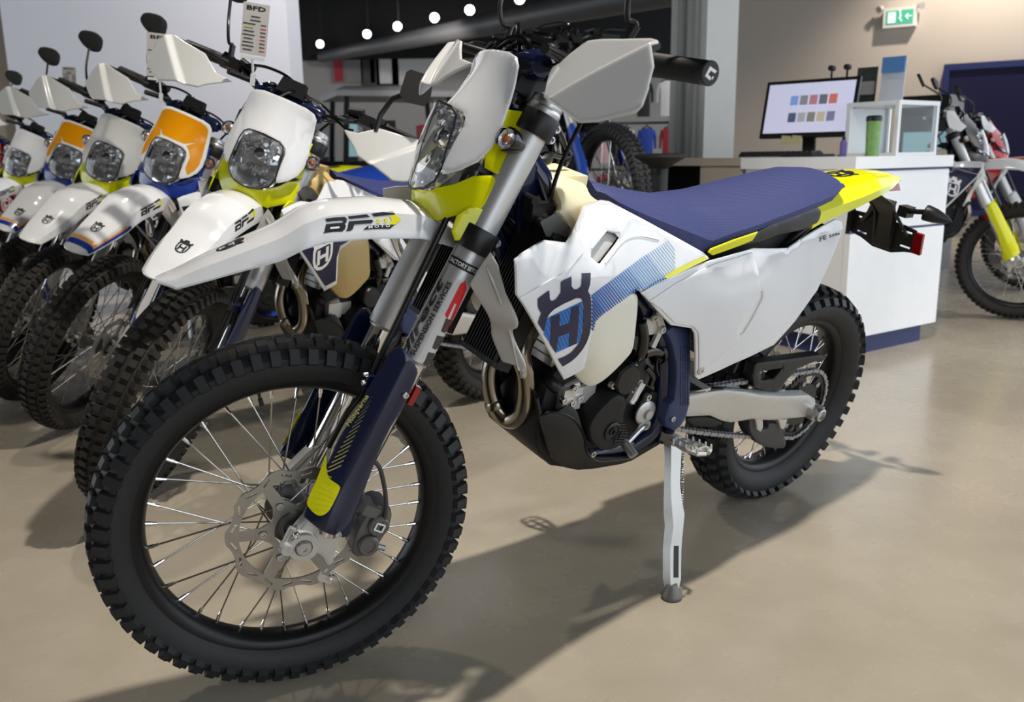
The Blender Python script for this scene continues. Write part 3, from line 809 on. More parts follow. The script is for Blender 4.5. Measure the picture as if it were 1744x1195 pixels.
# ---------------------------------------------------------------- front fender
fe_px = [(272, 486), (300, 490), (345, 478), (420, 457), (480, 441), (520, 421), (560, 409), (640, 403), (722, 403)]
fe_w = [.028, .046, .056, .068, .074, .077, .078, .078, .076]
fe = [np.array(Fsn(p[0], p[1], w)) for p, w in zip(fe_px, fe_w)]
fe[0] = fe[0] + np.array([-.004, .004])
tip_len = np.cumsum([0] + [np.linalg.norm(fe[i + 1] - fe[i]) for i in range(len(fe) - 1)])
fe.append(fe[-1] + np.array([.012, -.075])); tip_len = np.append(tip_len, tip_len[-1] + .076); fe_w.append(.066)
fe_c = [.008, .018, .027, .036, .046, .052, .055, .056, .050, .036]
UP2 = np.array([.93, .37])
def fender_pt(t, v):
    e = np.array([np.interp(t, tip_len, [q[0] for q in fe]), np.interp(t, tip_len, [q[1] for q in fe])]); w = np.interp(t, tip_len, fe_w); c = np.interp(t, tip_len, fe_c)
    a = abs(v); prof = 1 - (.30 * (a / .56) ** 2 if a < .56 else .30 + .70 * ((a - .56) / .44) ** 1.0)
    ridge = .10 * max(0, 1 - a / .2) * 0
    q = e + UP2 * c * (prof + ridge); yy = w * (v / .56 * .80 if a < .56 else math.copysign(.80 + .20 * (a - .56) / .44, v))
    return fk(q[0], q[1], yy)
FL = Lift('F', fender_pt, (.2, .6), -1)
tmax = float(tip_len[-1])
fout = [(0.0, 0.0), (.004, -.55), (.014, -1), (tmax * .5, -1), (tmax, -1), (tmax, 0), (tmax, 1), (tmax * .5, 1), (.014, 1), (.004, .55)]
g = Geo()
# strip grid keeps the crisp side crease
ts = list(np.linspace(.0, .05, 6)) + list(np.linspace(.065, tmax, 40)); vsx = [-1, -.85, -.7, -.56, -.42, -.28, -.14, 0, .14, .28, .42, .56, .7, .85, 1]
def tipv(t): return min(1., math.sqrt(max(0, t / .03)) * .75 + .25) if t < .03 else 1.
top = [[fender_pt(t, v * tipv(t)) for v in vsx] for t in ts]
bot = [[p - UP2[0] * .0035 * AX - UP2[1] * .0035 * NV for p in r] for r in top]
k = len(vsx); secs = [list(a) + list(reversed(b)) for a, b in zip(top, bot)]
g.loft(secs)
fi = part('front_fender', g, 'fender', 'F', label='glossy front fender', angle=28)
# dealer lettering traced in the photograph
def zp(pts, x0, y0, s): return [(x0 + a * s, y0 + b * s) for a, b in pts]
sB = 160 / 1744.
BFD = {'black_print': [
    [(150, 355), (510, 318), (555, 352), (545, 420), (515, 450), (535, 480), (520, 545), (465, 595), (110, 628), (135, 590), (165, 455), (480, 425), (482, 400), (450, 388), (180, 412)],
    [(570, 310), (920, 270), (985, 322), (600, 360)], [(590, 400), (1015, 370), (1045, 400), (1005, 438), (690, 462), (665, 545), (620, 580), (525, 588), (560, 545)],
    [(1005, 262), (1405, 220), (1450, 275), (1065, 315)], [(850, 565), (935, 488), (1445, 460), (1350, 542)]],
    'yellow_print': [[(1335, 295), (1480, 285), (1565, 365), (1460, 460), (1320, 462), (1385, 385)], [(1230, 350), (1290, 345), (1315, 380), (1280, 425), (1215, 432), (1260, 388)], [(1095, 350), (1150, 345), (1180, 390), (1150, 430), (1090, 437), (1125, 395)]],
    'white_print': [[(245, 510), (410, 497), (420, 520), (400, 532), (240, 545)]]}
for mt_, polys in BFD.items():
    decal('dealer_logo', FL, [FL.pxs(zp(p, 540, 340, sB)) for p in polys], mt_, fi, step=.02, push=.0012 if mt_ == 'white_print' else .0007, only=None)
a_ = FL.px(627.5, 389.5); b_ = FL.px(664, 386.5); u_ = FL.px(627.5, 385.0)
text_on(FL, 'M O T O', a_, nrm(b_ - a_), nrm(u_ - a_), float(np.linalg.norm(u_ - a_)), 'white_print', fi, push=.0013, width=float(np.linalg.norm(b_ - a_)))

# crowned shield emblem: built once in a unit frame, reused on fenders, tail and shrouds
def emblem_polys():
    """unit emblem, x right, y up, about 1 wide and 1.15 tall"""
    out = [(-.50, .78), (-.42, .52), (-.28, .60), (-.30, .76), (-.22, .84), (-.12, .66), (.12, .66), (.22, .84), (.30, .76), (.28, .60), (.42, .52), (.50, .78), (.40, .36)]
    ring_o = [(.42, .30), (.42, -.05), (.36, -.25), (.22, -.40), (0, -.46), (-.22, -.40), (-.36, -.25), (-.42, -.05), (-.42, .30), (-.36, .42), (.36, .42)]
    ring_i = [(p[0] * .76, .0 + p[1] * .76) for p in ring_o]
    crown = [(-.46, .62), (-.34, .68), (-.30, .58), (-.18, .56), (-.16, .68), (-.08, .72), (.08, .72), (.16, .68), (.18, .56), (.30, .58), (.34, .68), (.46, .62), (.38, .38), (-.38, .38)]
    H = [(-.24, .26), (-.12, .26), (-.12, .06), (.12, .06), (.12, .26), (.24, .26), (.24, -.24), (.12, -.24), (.12, -.06), (-.12, -.06), (-.12, -.24), (-.24, -.24)]
    return ring_o, ring_i, crown, H
def emblem_geo(lift, org, du, dv, push=.0008):
    ro, ri, cr, H = emblem_polys(); T = lambda ps: [np.array(org) + np.array(du) * p[0] + np.array(dv) * p[1] for p in ps]
    g = Geo(); sheet(g, lift, T(ro), [T(ri)], 1., 0, push=push); sheet(g, lift, T(cr), (), 1., 0, push=push); sheet(g, lift, T(H), (), 1., 0, push=push)
    return g
em = FL.px(366, 419); e1 = FL.px(345, 433); e2 = FL.px(388, 409)
part('emblem', emblem_geo(FL, (.115, .05), (0, .42), (.040, 0)), 'black_print', 'F', parent=fi)

bo_ = [(.22, -.97), (.032, -.97), (.030, 0), (.032, .97), (.22, .97), (.215, .84), (.052, .80), (.050, 0), (.052, -.80), (.215, -.84)]
bi_ = [(.205, -.82), (.055, -.79), (.053, 0), (.055, .79), (.205, .82), (.198, .72), (.068, .68), (.066, 0), (.068, -.68), (.198, -.72)]
for q_, m_ in ((bo_, 'blue_plastic'), (bi_, 'orange_print')):
    g = Geo(); V2, T_, _ = fill2d([(a * 1., b * .1) for a, b in q_], (), .012); X_ = []
    for u, v in V2:
        p0 = np.array(fender_pt(u, v * 10)); X_.append(p0 + (AX * UP2[0] + NV * UP2[1]) * .0012 + np.array([0, math.copysign(.0008, v), 0]))
    g.add(X_, T_); part('fender_border', g, m_, 'F', parent=fi, only='border')
# ================================================================ headlight mask, cowl, bars, guards, mirrors
def sym(pts):
    """(y, s) half outline from top centre to bottom centre on the left -> closed polygon as (s, y)"""
    h = [(s_, y) for y, s_ in pts]; return h + [(s_, -y) for s_, y in reversed(h) if y > 1e-6]
nc = interp([.60, .655, .69, .73, .775, .81, .85, .90, .93], [.130, .140, .150, .155, .152, .140, .129, .119, .118])
ne = interp([.60, .655, .70, .737, .80, .86, .914, .93], [.10, .10, .095, .089, .082, .083, .101, .106])
def soften(f): return lambda s: (f(s - .02) + f(s - .01) + f(s) + f(s + .01) + f(s + .02)) / 5
nc, ne = soften(nc), soften(ne)
def mask_n(s, y):
    a = abs(y) / .12; f = a ** 1.7 if a < 1 else 1 + (a - 1) * 2.2
    return nc(s) - (nc(s) - ne(s)) * f
def widen(pts, k=1.22): return [(a, b * k) for a, b in pts]
ML = Lift('F', lambda u, v: fk(u, mask_n(u, v), v), (.8, .03), -1)
# opening for the lamp reaches the lower edge: outline runs up and around it
m_out = [(.925, 0), (.924, .054), (.918, .076), (.905, .086), (.88, .089), (.835, .094), (.80, .099), (.765, .1005), (.735, .096), (.71, .084), (.694, .070), (.690, .064), (.70, .060), (.735, .0585), (.775, .0565), (.792, .051), (.800, .040), (.803, .0)]
m_out = m_out + [(a, -b) for a, b in reversed(m_out) if b > 1e-6]
mi = part('headlight_mask', sheet(Geo(), ML, widen(m_out), (), .010, .0045, .003), 'mask', 'F', label='moulded headlight mask')
# second colour field used on the two-tone masks
tri = [(.915, .0), (.914, .050), (.908, .069), (.898, .078), (.875, .081), (.835, .085), (.80, .089), (.765, .0915), (.738, .087), (.715, .078), (.735, .067), (.778, .0645), (.80, .055), (.812, .043), (.838, .062), (.815, .036), (.814, 0)]
tri = tri + [(a, -b) for a, b in reversed(tri) if b > 1e-6]
part('mask_graphic', sheet(Geo(), ML, widen(tri), (), .010, 0, push=.0009), 'orange_plastic', 'F', parent=mi, only='two_tone')
# lamp: housing bowl, facetted reflector, bulb shade, clear lens
lamp_o = [(.800, .0), (.798, .038), (.790, .049), (.770, .0545), (.735, .0565), (.700, .058), (.674, .052), (.654, .034), (.646, .012), (.645, 0)]
lamp_o = widen(lamp_o + [(a, -b) for a, b in reversed(lamp_o) if b > 1e-6])
lens_e = interp([.655, .70, .75, .80], [.106, .112, .122, .136])
def lens_n(s, y): return lens_e(s) + .024 * (1 - (y / .071) ** 2) + .002 + .012 * max(0, 1 - ((s - .715) / .075) ** 2)
LL = Lift('F', lambda u, v: fk(u, lens_n(u, v), v), (.73, .0), -1)
hl = part('headlight_housing', sheet(Geo(), Lift('F', lambda u, v: fk(u, lens_n(u, v) - .004 - .050 * math.sqrt(max(0, 1 - ((u - .73) / .078) ** 2 * .8 - (v / .074) ** 2 * .8)), v), (.73, 0), -1), lamp_o, (), .009, .003), 'reflector_chrome', 'F', label='chrome headlamp reflector')
g = Geo()
rnd_ = random.Random(3)
for k in range(46):
    u = rnd_.uniform(.675, .79); v = rnd_.uniform(-.056, .056)
    if abs(u - .745) < .022 and abs(v) < .022: continue
    n0 = lens_n(u, v) - .018 - .024 * max(0, 1 - (v / .07) ** 2 - ((u - .73) / .07) ** 2)
    a = rnd_.uniform(-.6, .6); b = rnd_.uniform(-.5, .5)
    Rm = np.array(Matrix.Rotation(a, 3, 'X') @ Matrix.Rotation(b, 3, 'Z')) @ np.stack([NV, [0, 1, 0], AX], 1)
    g.box(fk(u, n0, v), (.004, rnd_.uniform(.010, .022), rnd_.uniform(.008, .016)), Rm)
part('reflector_facets', g, 'reflector_chrome', 'F', parent=hl)
g = Geo().lathe([(.0005, .020), (.014, .018), (.020, .008), (.021, -.004), (.018, -.02), (.0005, -.02)], fk(.752, .112, 0), NV, 20)
part('bulb_shade', g, 'chrome', 'F', parent=hl)
part('headlight_lens', sheet(Geo(), LL, lamp_o, (), .008, .0022), 'clear_lens', 'F', parent=hl, label='clear headlamp lens')
rim_ = Geo(); ro_ = [fk(u, lens_n(u, v) - .001, v) for u, v in resample(lamp_o, .008)]; rim_.tube(ro_ + [ro_[0]], .0022, 6, caps=False)
part('lens_edge', rim_, 'black_plastic', 'F', parent=hl)

# cowl under and beside the lamp
def cowl_n(s, y):
    a = abs(y) / .122; c = interp([.60, .64, .66, .70, .85], [.104, .126, .134, .13, .125])(s)
    e = interp([.60, .66, .70, .76, .84], [.05, .050, .046, .040, .042])(s); return c - (c - e) * (a ** 1.7 if a < 1 else 1 + 2 * (a - 1))
CL = Lift('F', lambda u, v: fk(u, cowl_n(u, v), v), (.66, .08), -1)
co = [(.614, 0), (.612, .04), (.616, .064), (.634, .082), (.660, .106), (.680, .109), (.722, .107), (.728, .100), (.712, .082), (.686, .068), (.666, .050), (.650, .03), (.645, 0)]
co = co + [(a, -b) for a, b in reversed(co) if b > 1e-6]
cw = part('headlight_cowl', sheet(Geo(), CL, widen(co, 1.13), (), .010, .0035, .002), 'cowl', 'F', label='moulded cowl below the headlamp')
cs = [(.733, .108), (.733, .088), (.76, .078), (.80, .074), (.838, .080), (.846, .096), (.838, .112), (.80, .112), (.765, .110), (.748, .114)]
part('cowl_cheek', sheet(Geo(), CL, widen(cs, 1.13), (), .010, .0035, .002), 'cowl', 'F', both=True)
sh = [(.615, .018), (.600, .050), (.612, .062), (.640, .066), (.662, .054), (.672, .030), (.664, .012)]
part('fork_shield', sheet(Geo(), Lift('F', lambda u, v: fk(u, v + .012, .118 + .3 * (.05 - v)), (.64, .03), 1), sh, (), .010, .004, .003), 'cowl', 'F', both=True)
part('cowl_bracket', Geo().box(fk(.73, .05, .088), (.05, .012, .012), np.stack([NV, [0, 1, 0], AX], 1)).box(fk(.79, .06, .05), (.05, .012, .05), np.stack([NV, [0, 1, 0], AX], 1)), 'black_plastic', 'F', both=True)

# turn signals
def signal(c, d, L=.054, r=.0215):
    d = nrm(d); g = Geo().lathe([(r, 0), (r * 1.02, .008), (r * .93, .02), (r * .70, .034), (r * .38, .046), (.001, L)], c, d, 20); return g
def signal_lens(c, d, r=.0215): return Geo().lathe([(r * .97, .001), (r * .95, -.004), (r * .72, -.010), (.0005, -.0125), (.0005, -.010), (r * .7, -.0075), (r * .9, -.002), (r * .9, .001)], c, nrm(d), 20)
sc_, sd_ = F(862, 236, .134), nrm(-NV * .86 + np.array([0, -.34, 0]) + AX * .10)
sgn = part('turn_signal', signal(sc_, sd_), 'black_gloss', 'F', both=True, label='black turn signal with clear lens')
part('signal_lens', signal_lens(sc_, sd_), 'clear_lens', 'F', parent=sgn, both=True)
part('signal_bulb', Geo().ball(sc_ + sd_ * .004, .0065, 6), 'amber_bulb', 'F', parent=sgn, both=True)
part('signal_reflector', Geo().lathe([(.0175, .001), (.012, .010), (.0005, .013)], sc_, sd_, 14), 'reflector_chrome', 'F', parent=sgn, both=True)
part('signal_stalk', Geo().cyl(sc_ + sd_ * .015, sc_ + sd_ * .010 + np.array([0, -.05, 0]), .007, n=10), 'black_plastic', 'F', parent=sgn, both=True)

# handlebar
GE = fk(.989, -.052, .402); GI = fk(.986, -.026, .270)
bar = spline([fk(.928, .022, .0), fk(.930, .024, .06), fk(.940, .022, .115), fk(.972, .004, .185), GI, GE], 8)
bl = Geo().tube(bar[:-4], .0125, 14); full = [np.array([p[0], -p[1], p[2]]) for p in reversed(bar[1:])] + list(bar)
part('handlebar', Geo().tube(full, .0118, 14), 'black_gloss', 'F', label='black handlebar')
for sg in (.045, -.045):
    part('bar_clamp', Geo().box(fk(.905, .018, sg), (.045, .03, .065), np.stack([NV, [0, 1, 0], AX], 1), taper=.8), 'black_plastic', 'F')
pad = []
for y, sc in ((-.105, .75), (-.09, 1), (.09, 1), (.105, .75)):
    pad.append([fk(.928 + .026 * sc * math.sin(a), .062 + .026 * sc * math.cos(a), y) for a in np.linspace(0, 2 * math.pi, 17)[:-1]])
part('bar_pad', Geo().loft(pad), 'navy_plastic', 'F', label='navy handlebar pad')
gd = nrm(GE - GI)
g = Geo().lathe([(.0005, -.138), (.022, -.138), (.022, -.134), (.0172, -.132), (.0172, -.004), (.0182, -.003), (.0182, -.0005), (.0165, .001), (.0005, .001)], GE, gd, 28)
for k in range(9):
    for j in range(5):
        t = -.02 - .012 * k; a = .35 + .22 * j; u_, w_ = frame_of(gd); 
gr = part('grip', g, 'rubber', 'F', both=True, label='black ribbed rubber grip')
gg = Geo()
for k in range(26): gg.lathe([(.0172, -.0012), (.0180, 0), (.0172, .0012)], GE - gd * (.012 + .0042 * k), gd, 24)
part('grip_ribs', gg, 'black_matte', 'F', parent=gr, both=True)
cap = Lift('F', lambda u, v: GE + gd * .0014 - u * nrm(np.cross(gd, AX)) + v * AX, (0, 0), 1)
cpm = [[(-.0085, .007), (.008, .0085), (.007, .004), (-.003, .003), (-.004, -.0035), (.004, -.004), (.0045, -.0085), (-.008, -.0085)], [(.0055, -.001), (.0085, -.001), (.008, -.0055), (.0055, -.0055)]]
g = Geo()
for p in cpm: sheet(g, cap, p, (), .01, .0006)
part('grip_mark', g, 'white_print', 'F', parent=gr, both=True)
# levers, perches, switch gear
lp = spline([fk(.978, .004, .225), fk(.975, .036, .25), fk(.975, .048, .30), fk(.975, .040, .36), fk(.975, .046, .40)], 6)
part('lever', Geo().tube(lp, [.008] * 4 + [.0065] * (len(lp) - 4), 8), 'black_plastic', 'F', both=True)
part('lever_perch', Geo().box(fk(.978, .006, .215), (.04, .045, .032), np.stack([NV, [0, 1, 0], AX], 1)).cyl(fk(.995, .02, .20), fk(.985, .012, .155), .012, n=12), 'black_plastic', 'F', both=True)
part('switch_block', Geo().box(fk(.985, -.010, .250), (.038, .03, .042), np.stack([NV, [0, 1, 0], AX], 1), taper=.85), 'black_matte', 'F', both=True)
part('instrument', Geo().box(fk(.965, .088, 0), (.030, .085, .045), np.stack([NV, [0, 1, 0], AX], 1), taper=.85), 'black_plastic', 'F', only='row')
part('ignition_box', Geo().box(fk(.90, .060, .045), (.03, .06, .05), np.stack([NV, [0, 1, 0], AX], 1)), 'black_matte', 'F', both=True)

# handguards
HG = [(924.5, 164), (928, 150), (938.6, 115), (952.6, 106.6), (1000.7, 68), (1060, 65), (1108.5, 63.7), (1119, 66.8), (1122, 72.6), (1112, 110), (1091, 178), (1079, 191), (1016, 206), (983, 207.4), (943, 178)]
cr0, cr1 = np.array([935., 172.]), np.array([1116., 68.])
def hg_n(s, y):
    t = min(1.15, max(-.15, (y - .12) / .28)); return .052 + .046 * math.sin(math.pi * (t * .86 + .10)) - .05 * (s - .93)
HL0 = Lift('F', lambda u, v: fk(u, hg_n(u, v), v), (.93, .26), -1)
h0 = HL0.px(*cr0); h1 = HL0.px(*cr1); hd = nrm(h1 - h0); hn_ = np.array([-hd[1], hd[0]])
if (HL0.px(1030, 180) - h0) @ hn_ < 0: hn_ = -hn_
def hg_n2(s, y):
    d = (np.array([s, y]) - h0) @ hn_
    q = float(np.clip(d / .020, 0, 1)); q = q * q * (3 - 2 * q); return hg_n(s, y) + .019 * q - .12 * max(0, d - .02) + .10 * min(0, d)
HL = Lift('F', lambda u, v: fk(u, hg_n2(u, v), v), (.93, .26), -1)
ho = HL.pxs(HG)
part('handguard', sheet(Geo(), HL, ho, (), .0045, .004, .003), 'guard', 'F', both=True, label='moulded plastic handguard', angle=50)
part('handguard_mount', Geo().tube([fk(.955, .016, .135), fk(.945, .06, .155), fk(.935, .105, .185)], .009, 10), 'black_plastic', 'F', both=True)

# mirrors
ms = spline([fk(.99, .01, .235), fk(1.03, .012, .245), F(1068, 30, .25), F(1085, -30, .265), fk(1.16, .01, .31)], 6)
mr = part('mirror', Geo().tube(ms, .0048, 8).cyl(fk(.985, .01, .235), fk(1.03, .012, .245), .009, n=10), 'black_plastic', 'F', both=True, tag='mirrors', label='black rear-view mirror on a stalk')
mo = [(1.17, .265), (1.225, .275), (1.24, .31), (1.225, .37), (1.19, .375), (1.165, .34), (1.155, .30)]
PARTS[mr]['tag'] = 'mirror_left'; PARTS[mr + 1]['tag'] = 'mirror_right'
part('mirror_head', sheet(Geo(), Lift('F', lambda u, v: fk(u, .012 + .1 * (v - .31), v), (1.2, .3), -1), smooth_closed(mo, 2), (), .02, .016, .006), 'black_matte', 'F', parent=mr, both=True)
# cables looping over the bars
for k, (pp, r) in enumerate([([fk(.90, .10, -.02), F(838, 92, -.02), F(862, 70, .0), F(884, 64, .03), F(899, 72, .05), F(904, 92, .06), F(895, 125, .06), fk(.83, .06, .05)], .0062),
                            ([fk(.93, .05, .20), F(960, 118, .17), F(935, 85, .10), F(905, 72, .05), F(872, 80, .0), fk(.93, .07, -.10), fk(.98, .02, -.2)], .004),
                            ([fk(.965, .02, .18), F(938, 112, .12), F(915, 100, .06), fk(.90, .06, .04), fk(.80, .045, .05)], .0042),
                            ([fk(.985, .015, -.20), fk(1.0, .06, -.10), fk(.98, .09, .0), fk(.90, .07, .045), fk(.75, .04, .04)], .0045),
                            ([fk(.985, .015, .20), fk(.97, -.05, .12), fk(.90, -.07, .07), fk(.80, -.08, .06), fk(.72, -.10, .06)], .0042),
                            ([F(830, 80, -.08), F(842, 70, -.06), F(856, 76, -.05), F(850, 92, -.04), F(838, 100, -.04)], .007)]):
    part('control_cable', Geo().tube(spline(pp, 8), r, 8), 'black_gloss', 'F')
# ================================================================ bodywork
# ---- radiator shrouds
SH = side_lift([(1000, 470, .212), (880, 440, .222), (881, 502, .222), (962, 647, .192), (930, 408, .185), (995, 350, .140), (1025, 339, .118), (1040, 341, .118), (1120, 385, .126), (1212, 440, .142), (1087, 492, .185), (1150, 460, .165), (1010, 560, .205), (1060, 420, .165), (996, 627, .198), (920, 568, .215)])
sh_px = [(879, 442), (893, 430), (930, 408), (966, 412), (976, 396), (996, 350), (1025, 339), (1038, 341), (1110, 379), (1198, 428), (1211, 440), (1180, 453), (1120, 479), (1093, 497), (1086, 491), (1053, 513), (1021, 538), (1014.6, 545.4), (1009.6, 564.5), (1001, 607), (996.6, 627), (988.5, 634), (962.4, 648), (944, 615), (920, 568.5), (893, 520), (881, 502)]
hole_px = [(1036, 393), (1050, 396), (1057, 404), (1050, 415), (1025, 448), (1018, 446), (1008, 436), (1011, 424)]
so = SH.pxs(sh_px); shole = SH.pxs(hole_px)
si_ = part('shroud', sheet(Geo(), SH, so, [shole], .014, .004, .0045), 'shroud', 'B', both=True, label='glossy radiator shroud')
part('shroud_duct', sheet(Geo(), Lift('B', lambda u, v: np.array(SH(u, v)) - np.array([0, .012 + .3 * max(0, v - .905), 0]), SH.g0, -1), smooth_closed([np.array(shole).mean(0) + (p - np.array(shole).mean(0)) * 1.25 for p in shole], 1), (), .02, .003), 'grey_plastic', 'B', parent=si_, both=True)
# raised lip round the duct and moulded crease in front
def ribbon(lift, pts, w, h, mt, nm, parent, both=True, only=None):
    g = Geo(); Q = [np.array(lift(*q)) for q in lift.pxs(pts)]; g.tube(spline(Q, 5), w, 6, ell=h); return part(nm, g, mt, 'B', parent=parent, both=both, only=only)
ribbon(SH, [(884, 508), (930, 480), (962, 462), (984, 438), (992, 428)], .0025, .5, 'shroud', 'shroud_crease', si_)
ribbon(SH, [(1030, 448), (1062, 410), (1090, 402), (1122, 408)], .0022, .5, 'shroud', 'shroud_crease', si_)
# ---- shroud print: crowned shield, block letter and fading stripes (traced in the photograph)
sE = 300 / 1494.
def ez(pts): return zp(pts, 860, 440, sE)
ring = [(275, 340), (300, 320), (372, 268), (378, 345), (395, 360), (430, 345), (462, 300), (470, 290), (472, 200), (500, 180), (560, 152), (562, 235), (580, 258), (610, 260), (640, 240), (648, 215), (648, 125), (722, 122), (718, 215), (700, 275), (715, 300), (725, 340), (728, 560), (715, 640), (690, 710), (655, 770), (610, 825), (560, 870), (487, 914), (445, 852), (510, 825), (560, 795), (605, 745), (635, 700), (655, 620), (662, 500), (662, 400), (655, 355), (640, 335), (600, 335), (500, 380), (420, 425), (380, 460), (355, 500), (325, 622), (276, 545), (290, 500), (305, 462), (285, 430), (277, 400)]
Hh = [(388, 492), (462, 470), (456, 577), (545, 545), (562, 418), (625, 392), (605, 718), (540, 745), (545, 625), (452, 660), (428, 798), (378, 725), (386, 600)]
fillb = [(357, 503), (655, 360), (662, 500), (652, 620), (632, 710), (430, 800), (325, 640)]
decal('shroud_blue_field', SH, [SH.pxs(ez(fillb))], 'blue_print_2', si_, 'B', .015, .0006, both=True)
decal('shroud_emblem', SH, [SH.pxs(ez(ring)), SH.pxs(ez(Hh))], 'navy_print', si_, 'B', .012, .0014, both=True)
hl_ = []
for k in range(16):
    x0 = 330 + 26 * k - 60; y0 = 520 - 13 * k - 20
    q = [(x0, y0), (x0 + 120, y0 + 300), (x0 + 126, y0 + 298), (x0 + 6, y0 - 2)]
    # clip the hatch line to the blue field by sampling
    pts = [np.array(q[0]) + (np.array(q[1]) - np.array(q[0])) * t for t in np.linspace(0, 1, 40)]
    ins = [p for p in pts if inside(np.array([p]), fillb)[0] and not inside(np.array([p]), Hh)[0]]
    if len(ins) > 2:
        a, b = ins[0], ins[-1]; hl_.append(SH.pxs(ez([tuple(a), tuple(b), (b[0] + 7, b[1]), (a[0] + 7, a[1])])))
decal('shroud_hatch', SH, hl_, 'blue_print_0', si_, 'B', .02, .0010, both=True)
topl = [(1006, 503), (1050, 470), (1087, 442), (1136, 410)]; botl = [(1006, 572), (1012, 548), (1024, 536), (1086, 493), (1094, 494), (1128, 481), (1150, 466)]
def along(pl, t):
    pl = np.array(pl, float); c = np.append(0, np.cumsum(np.linalg.norm(np.diff(pl, axis=0), axis=1))); return np.array([np.interp(t * c[-1], c, pl[:, 0]), np.interp(t * c[-1], c, pl[:, 1])])
bands = {0: [], 1: [], 2: [], 3: [], 4: []}
NB = 46
btx = [p[0] for p in botl]; bty = [p[1] for p in botl]
starts = [np.array([1006., 572 - 6.6 * k]) for k in range(2, 11)] + [along(topl, k / 36.) for k in range(37)]
for k, a in enumerate(starts):
    t = max(0, (k - 9) / 36.); wd = 3.1 * (1 - .60 * t); b = a.copy()
    while b[0] < 1149 and b[1] < np.interp(b[0], btx, bty): b = b + np.array([.62, .80])
    if np.linalg.norm(b - a) < 3: continue
    q = [a, a + np.array([wd, -wd * .62]), b + np.array([wd * .9, -wd * .5]), b]
    bands[0 if k < 8 else 1 if t < .25 else 2 if t < .5 else 3 if t < .75 else 4].append(SH.pxs([tuple(p) for p in q]))
for k in bands:
    if bands[k]: decal('shroud_stripes', SH, bands[k], 'blue_print_%d' % k, si_, 'B', .03, .0006, both=True)
ys = SH.pxs([(1130, 471), (1150, 458), (1198, 436), (1206, 441), (1180, 453), (1136, 474)])
decal('shroud_strip', SH, [ys], 'strip', si_, 'B', .02, .0008, only=None, both=True)
# row bikes: navy field with white emblem on the shroud
fld = SH.pxs([(885, 470), (1000, 440), (1080, 420), (1085, 480), (1018, 530), (1005, 560), (994, 620), (965, 635), (895, 515)])
decal('shroud_field', SH, [fld], 'shroud_print', si_, 'B', .02, .0006, only='row', both=True)
q0 = SH.px(970, 560); qs = SH.px(1005, 545); qu = SH.px(960, 505)
part('shroud_emblem', emblem_geo(SH, q0, (-.085, .03), (.01, .095), .0012), 'white_print', 'B', parent=si_, only='row', both=True)
# ---- fuel tank: upper saddle and lower wing
TK = side_lift([(960, 330, .100), (931, 284, .045), (1003, 310, .075), (1024, 338, .100), (995, 358, .118), (976, 385, .125), (949, 361, .112), (930, 301, .060)])
tk_o = TK.pxs([(931, 283), (962, 294), (1003, 309), (1005, 322), (1010, 330), (1030, 342), (1040, 360), (1010, 400), (985, 410), (962, 374), (949, 361), (955, 352), (930, 301)])
tkg = sheet(Geo(), TK, smooth_closed(tk_o, 1), (), .014, .10, .014); tkg._mg(tkg.mirror()); tkg.box((1.0, 0, .965), (.14, .10, .07))
ti = part('fuel_tank', tkg, 'tank', 'B', label='translucent cream fuel tank')
gus = Geo()
for sg in (1, -1):
    gg_ = sheet(Geo(), Lift('B', lambda u, v: np.array([u, .052, v]), (1.1, .9), -1), [P(x, y, .05)[[0, 2]] for x, y in ((884, 318), (905, 268), (922, 290), (945, 350), (962, 380), (985, 420), (960, 470), (905, 470), (882, 420))], (), .03, .012, .004)
    gus._mg(gg_ if sg > 0 else gg_.mirror())
part('frame_gusset', gus, 'frame', 'B')
LT = side_lift([(1040, 590, .196), (1090, 500, .172), (1000, 555, .190), (1085, 595, .172), (1012, 660, .168), (975, 640, .170), (1020, 610, .200)])
lt_o = LT.pxs([(1088, 495), (1092, 510), (1087, 560), (1082, 600), (1062, 622), (1030, 652), (1012, 662), (998, 662), (984, 650), (970, 632), (985, 580), (1000, 535), (1040, 505)])
part('tank_wing', sheet(Geo(), LT, smooth_closed(lt_o, 2), (), .014, .06, .016), 'tank_low', 'B', parent=ti, label='translucent lower tank wing')
part('tank_wing', sheet(Geo(), LT, smooth_closed(lt_o, 2), (), .014, .06, .016).mirror(), 'tank_low', 'B', parent=ti)
TLb = Geo(); TLb.loft([[LT(*q) - np.array([0, .03, 0]) for q in LT.pxs([(1000, 530), (1080, 490), (1075, 590), (1000, 640)])], [p * np.array([1, .2, 1]) for p in [np.array(LT(*q)) for q in LT.pxs([(1000, 530), (1080, 490), (1075, 590), (1000, 640)])]]])
cp = np.array([1.03, 0, 1.018])
fc = part('fuel_cap', Geo().lathe([(.036, 0), (.038, .004), (.038, .014), (.030, .020), (.012, .022), (.0005, .022)], cp, (.12, 0, 1), 28), 'black_plastic', 'B')
part('cap_lever', Geo().box(cp + np.array([0, 0, .024]), (.055, .02, .012), taper=.8), 'black_matte', 'B', parent=fc)
part('vent_hose', Geo().tube(spline([cp + np.array([0, 0, .02]), P(968, 268, 0), P(962, 245, 0), P(952, 220, .01), P(940, 190, .02)], 8), .0048, 8), 'black_plastic', 'B')
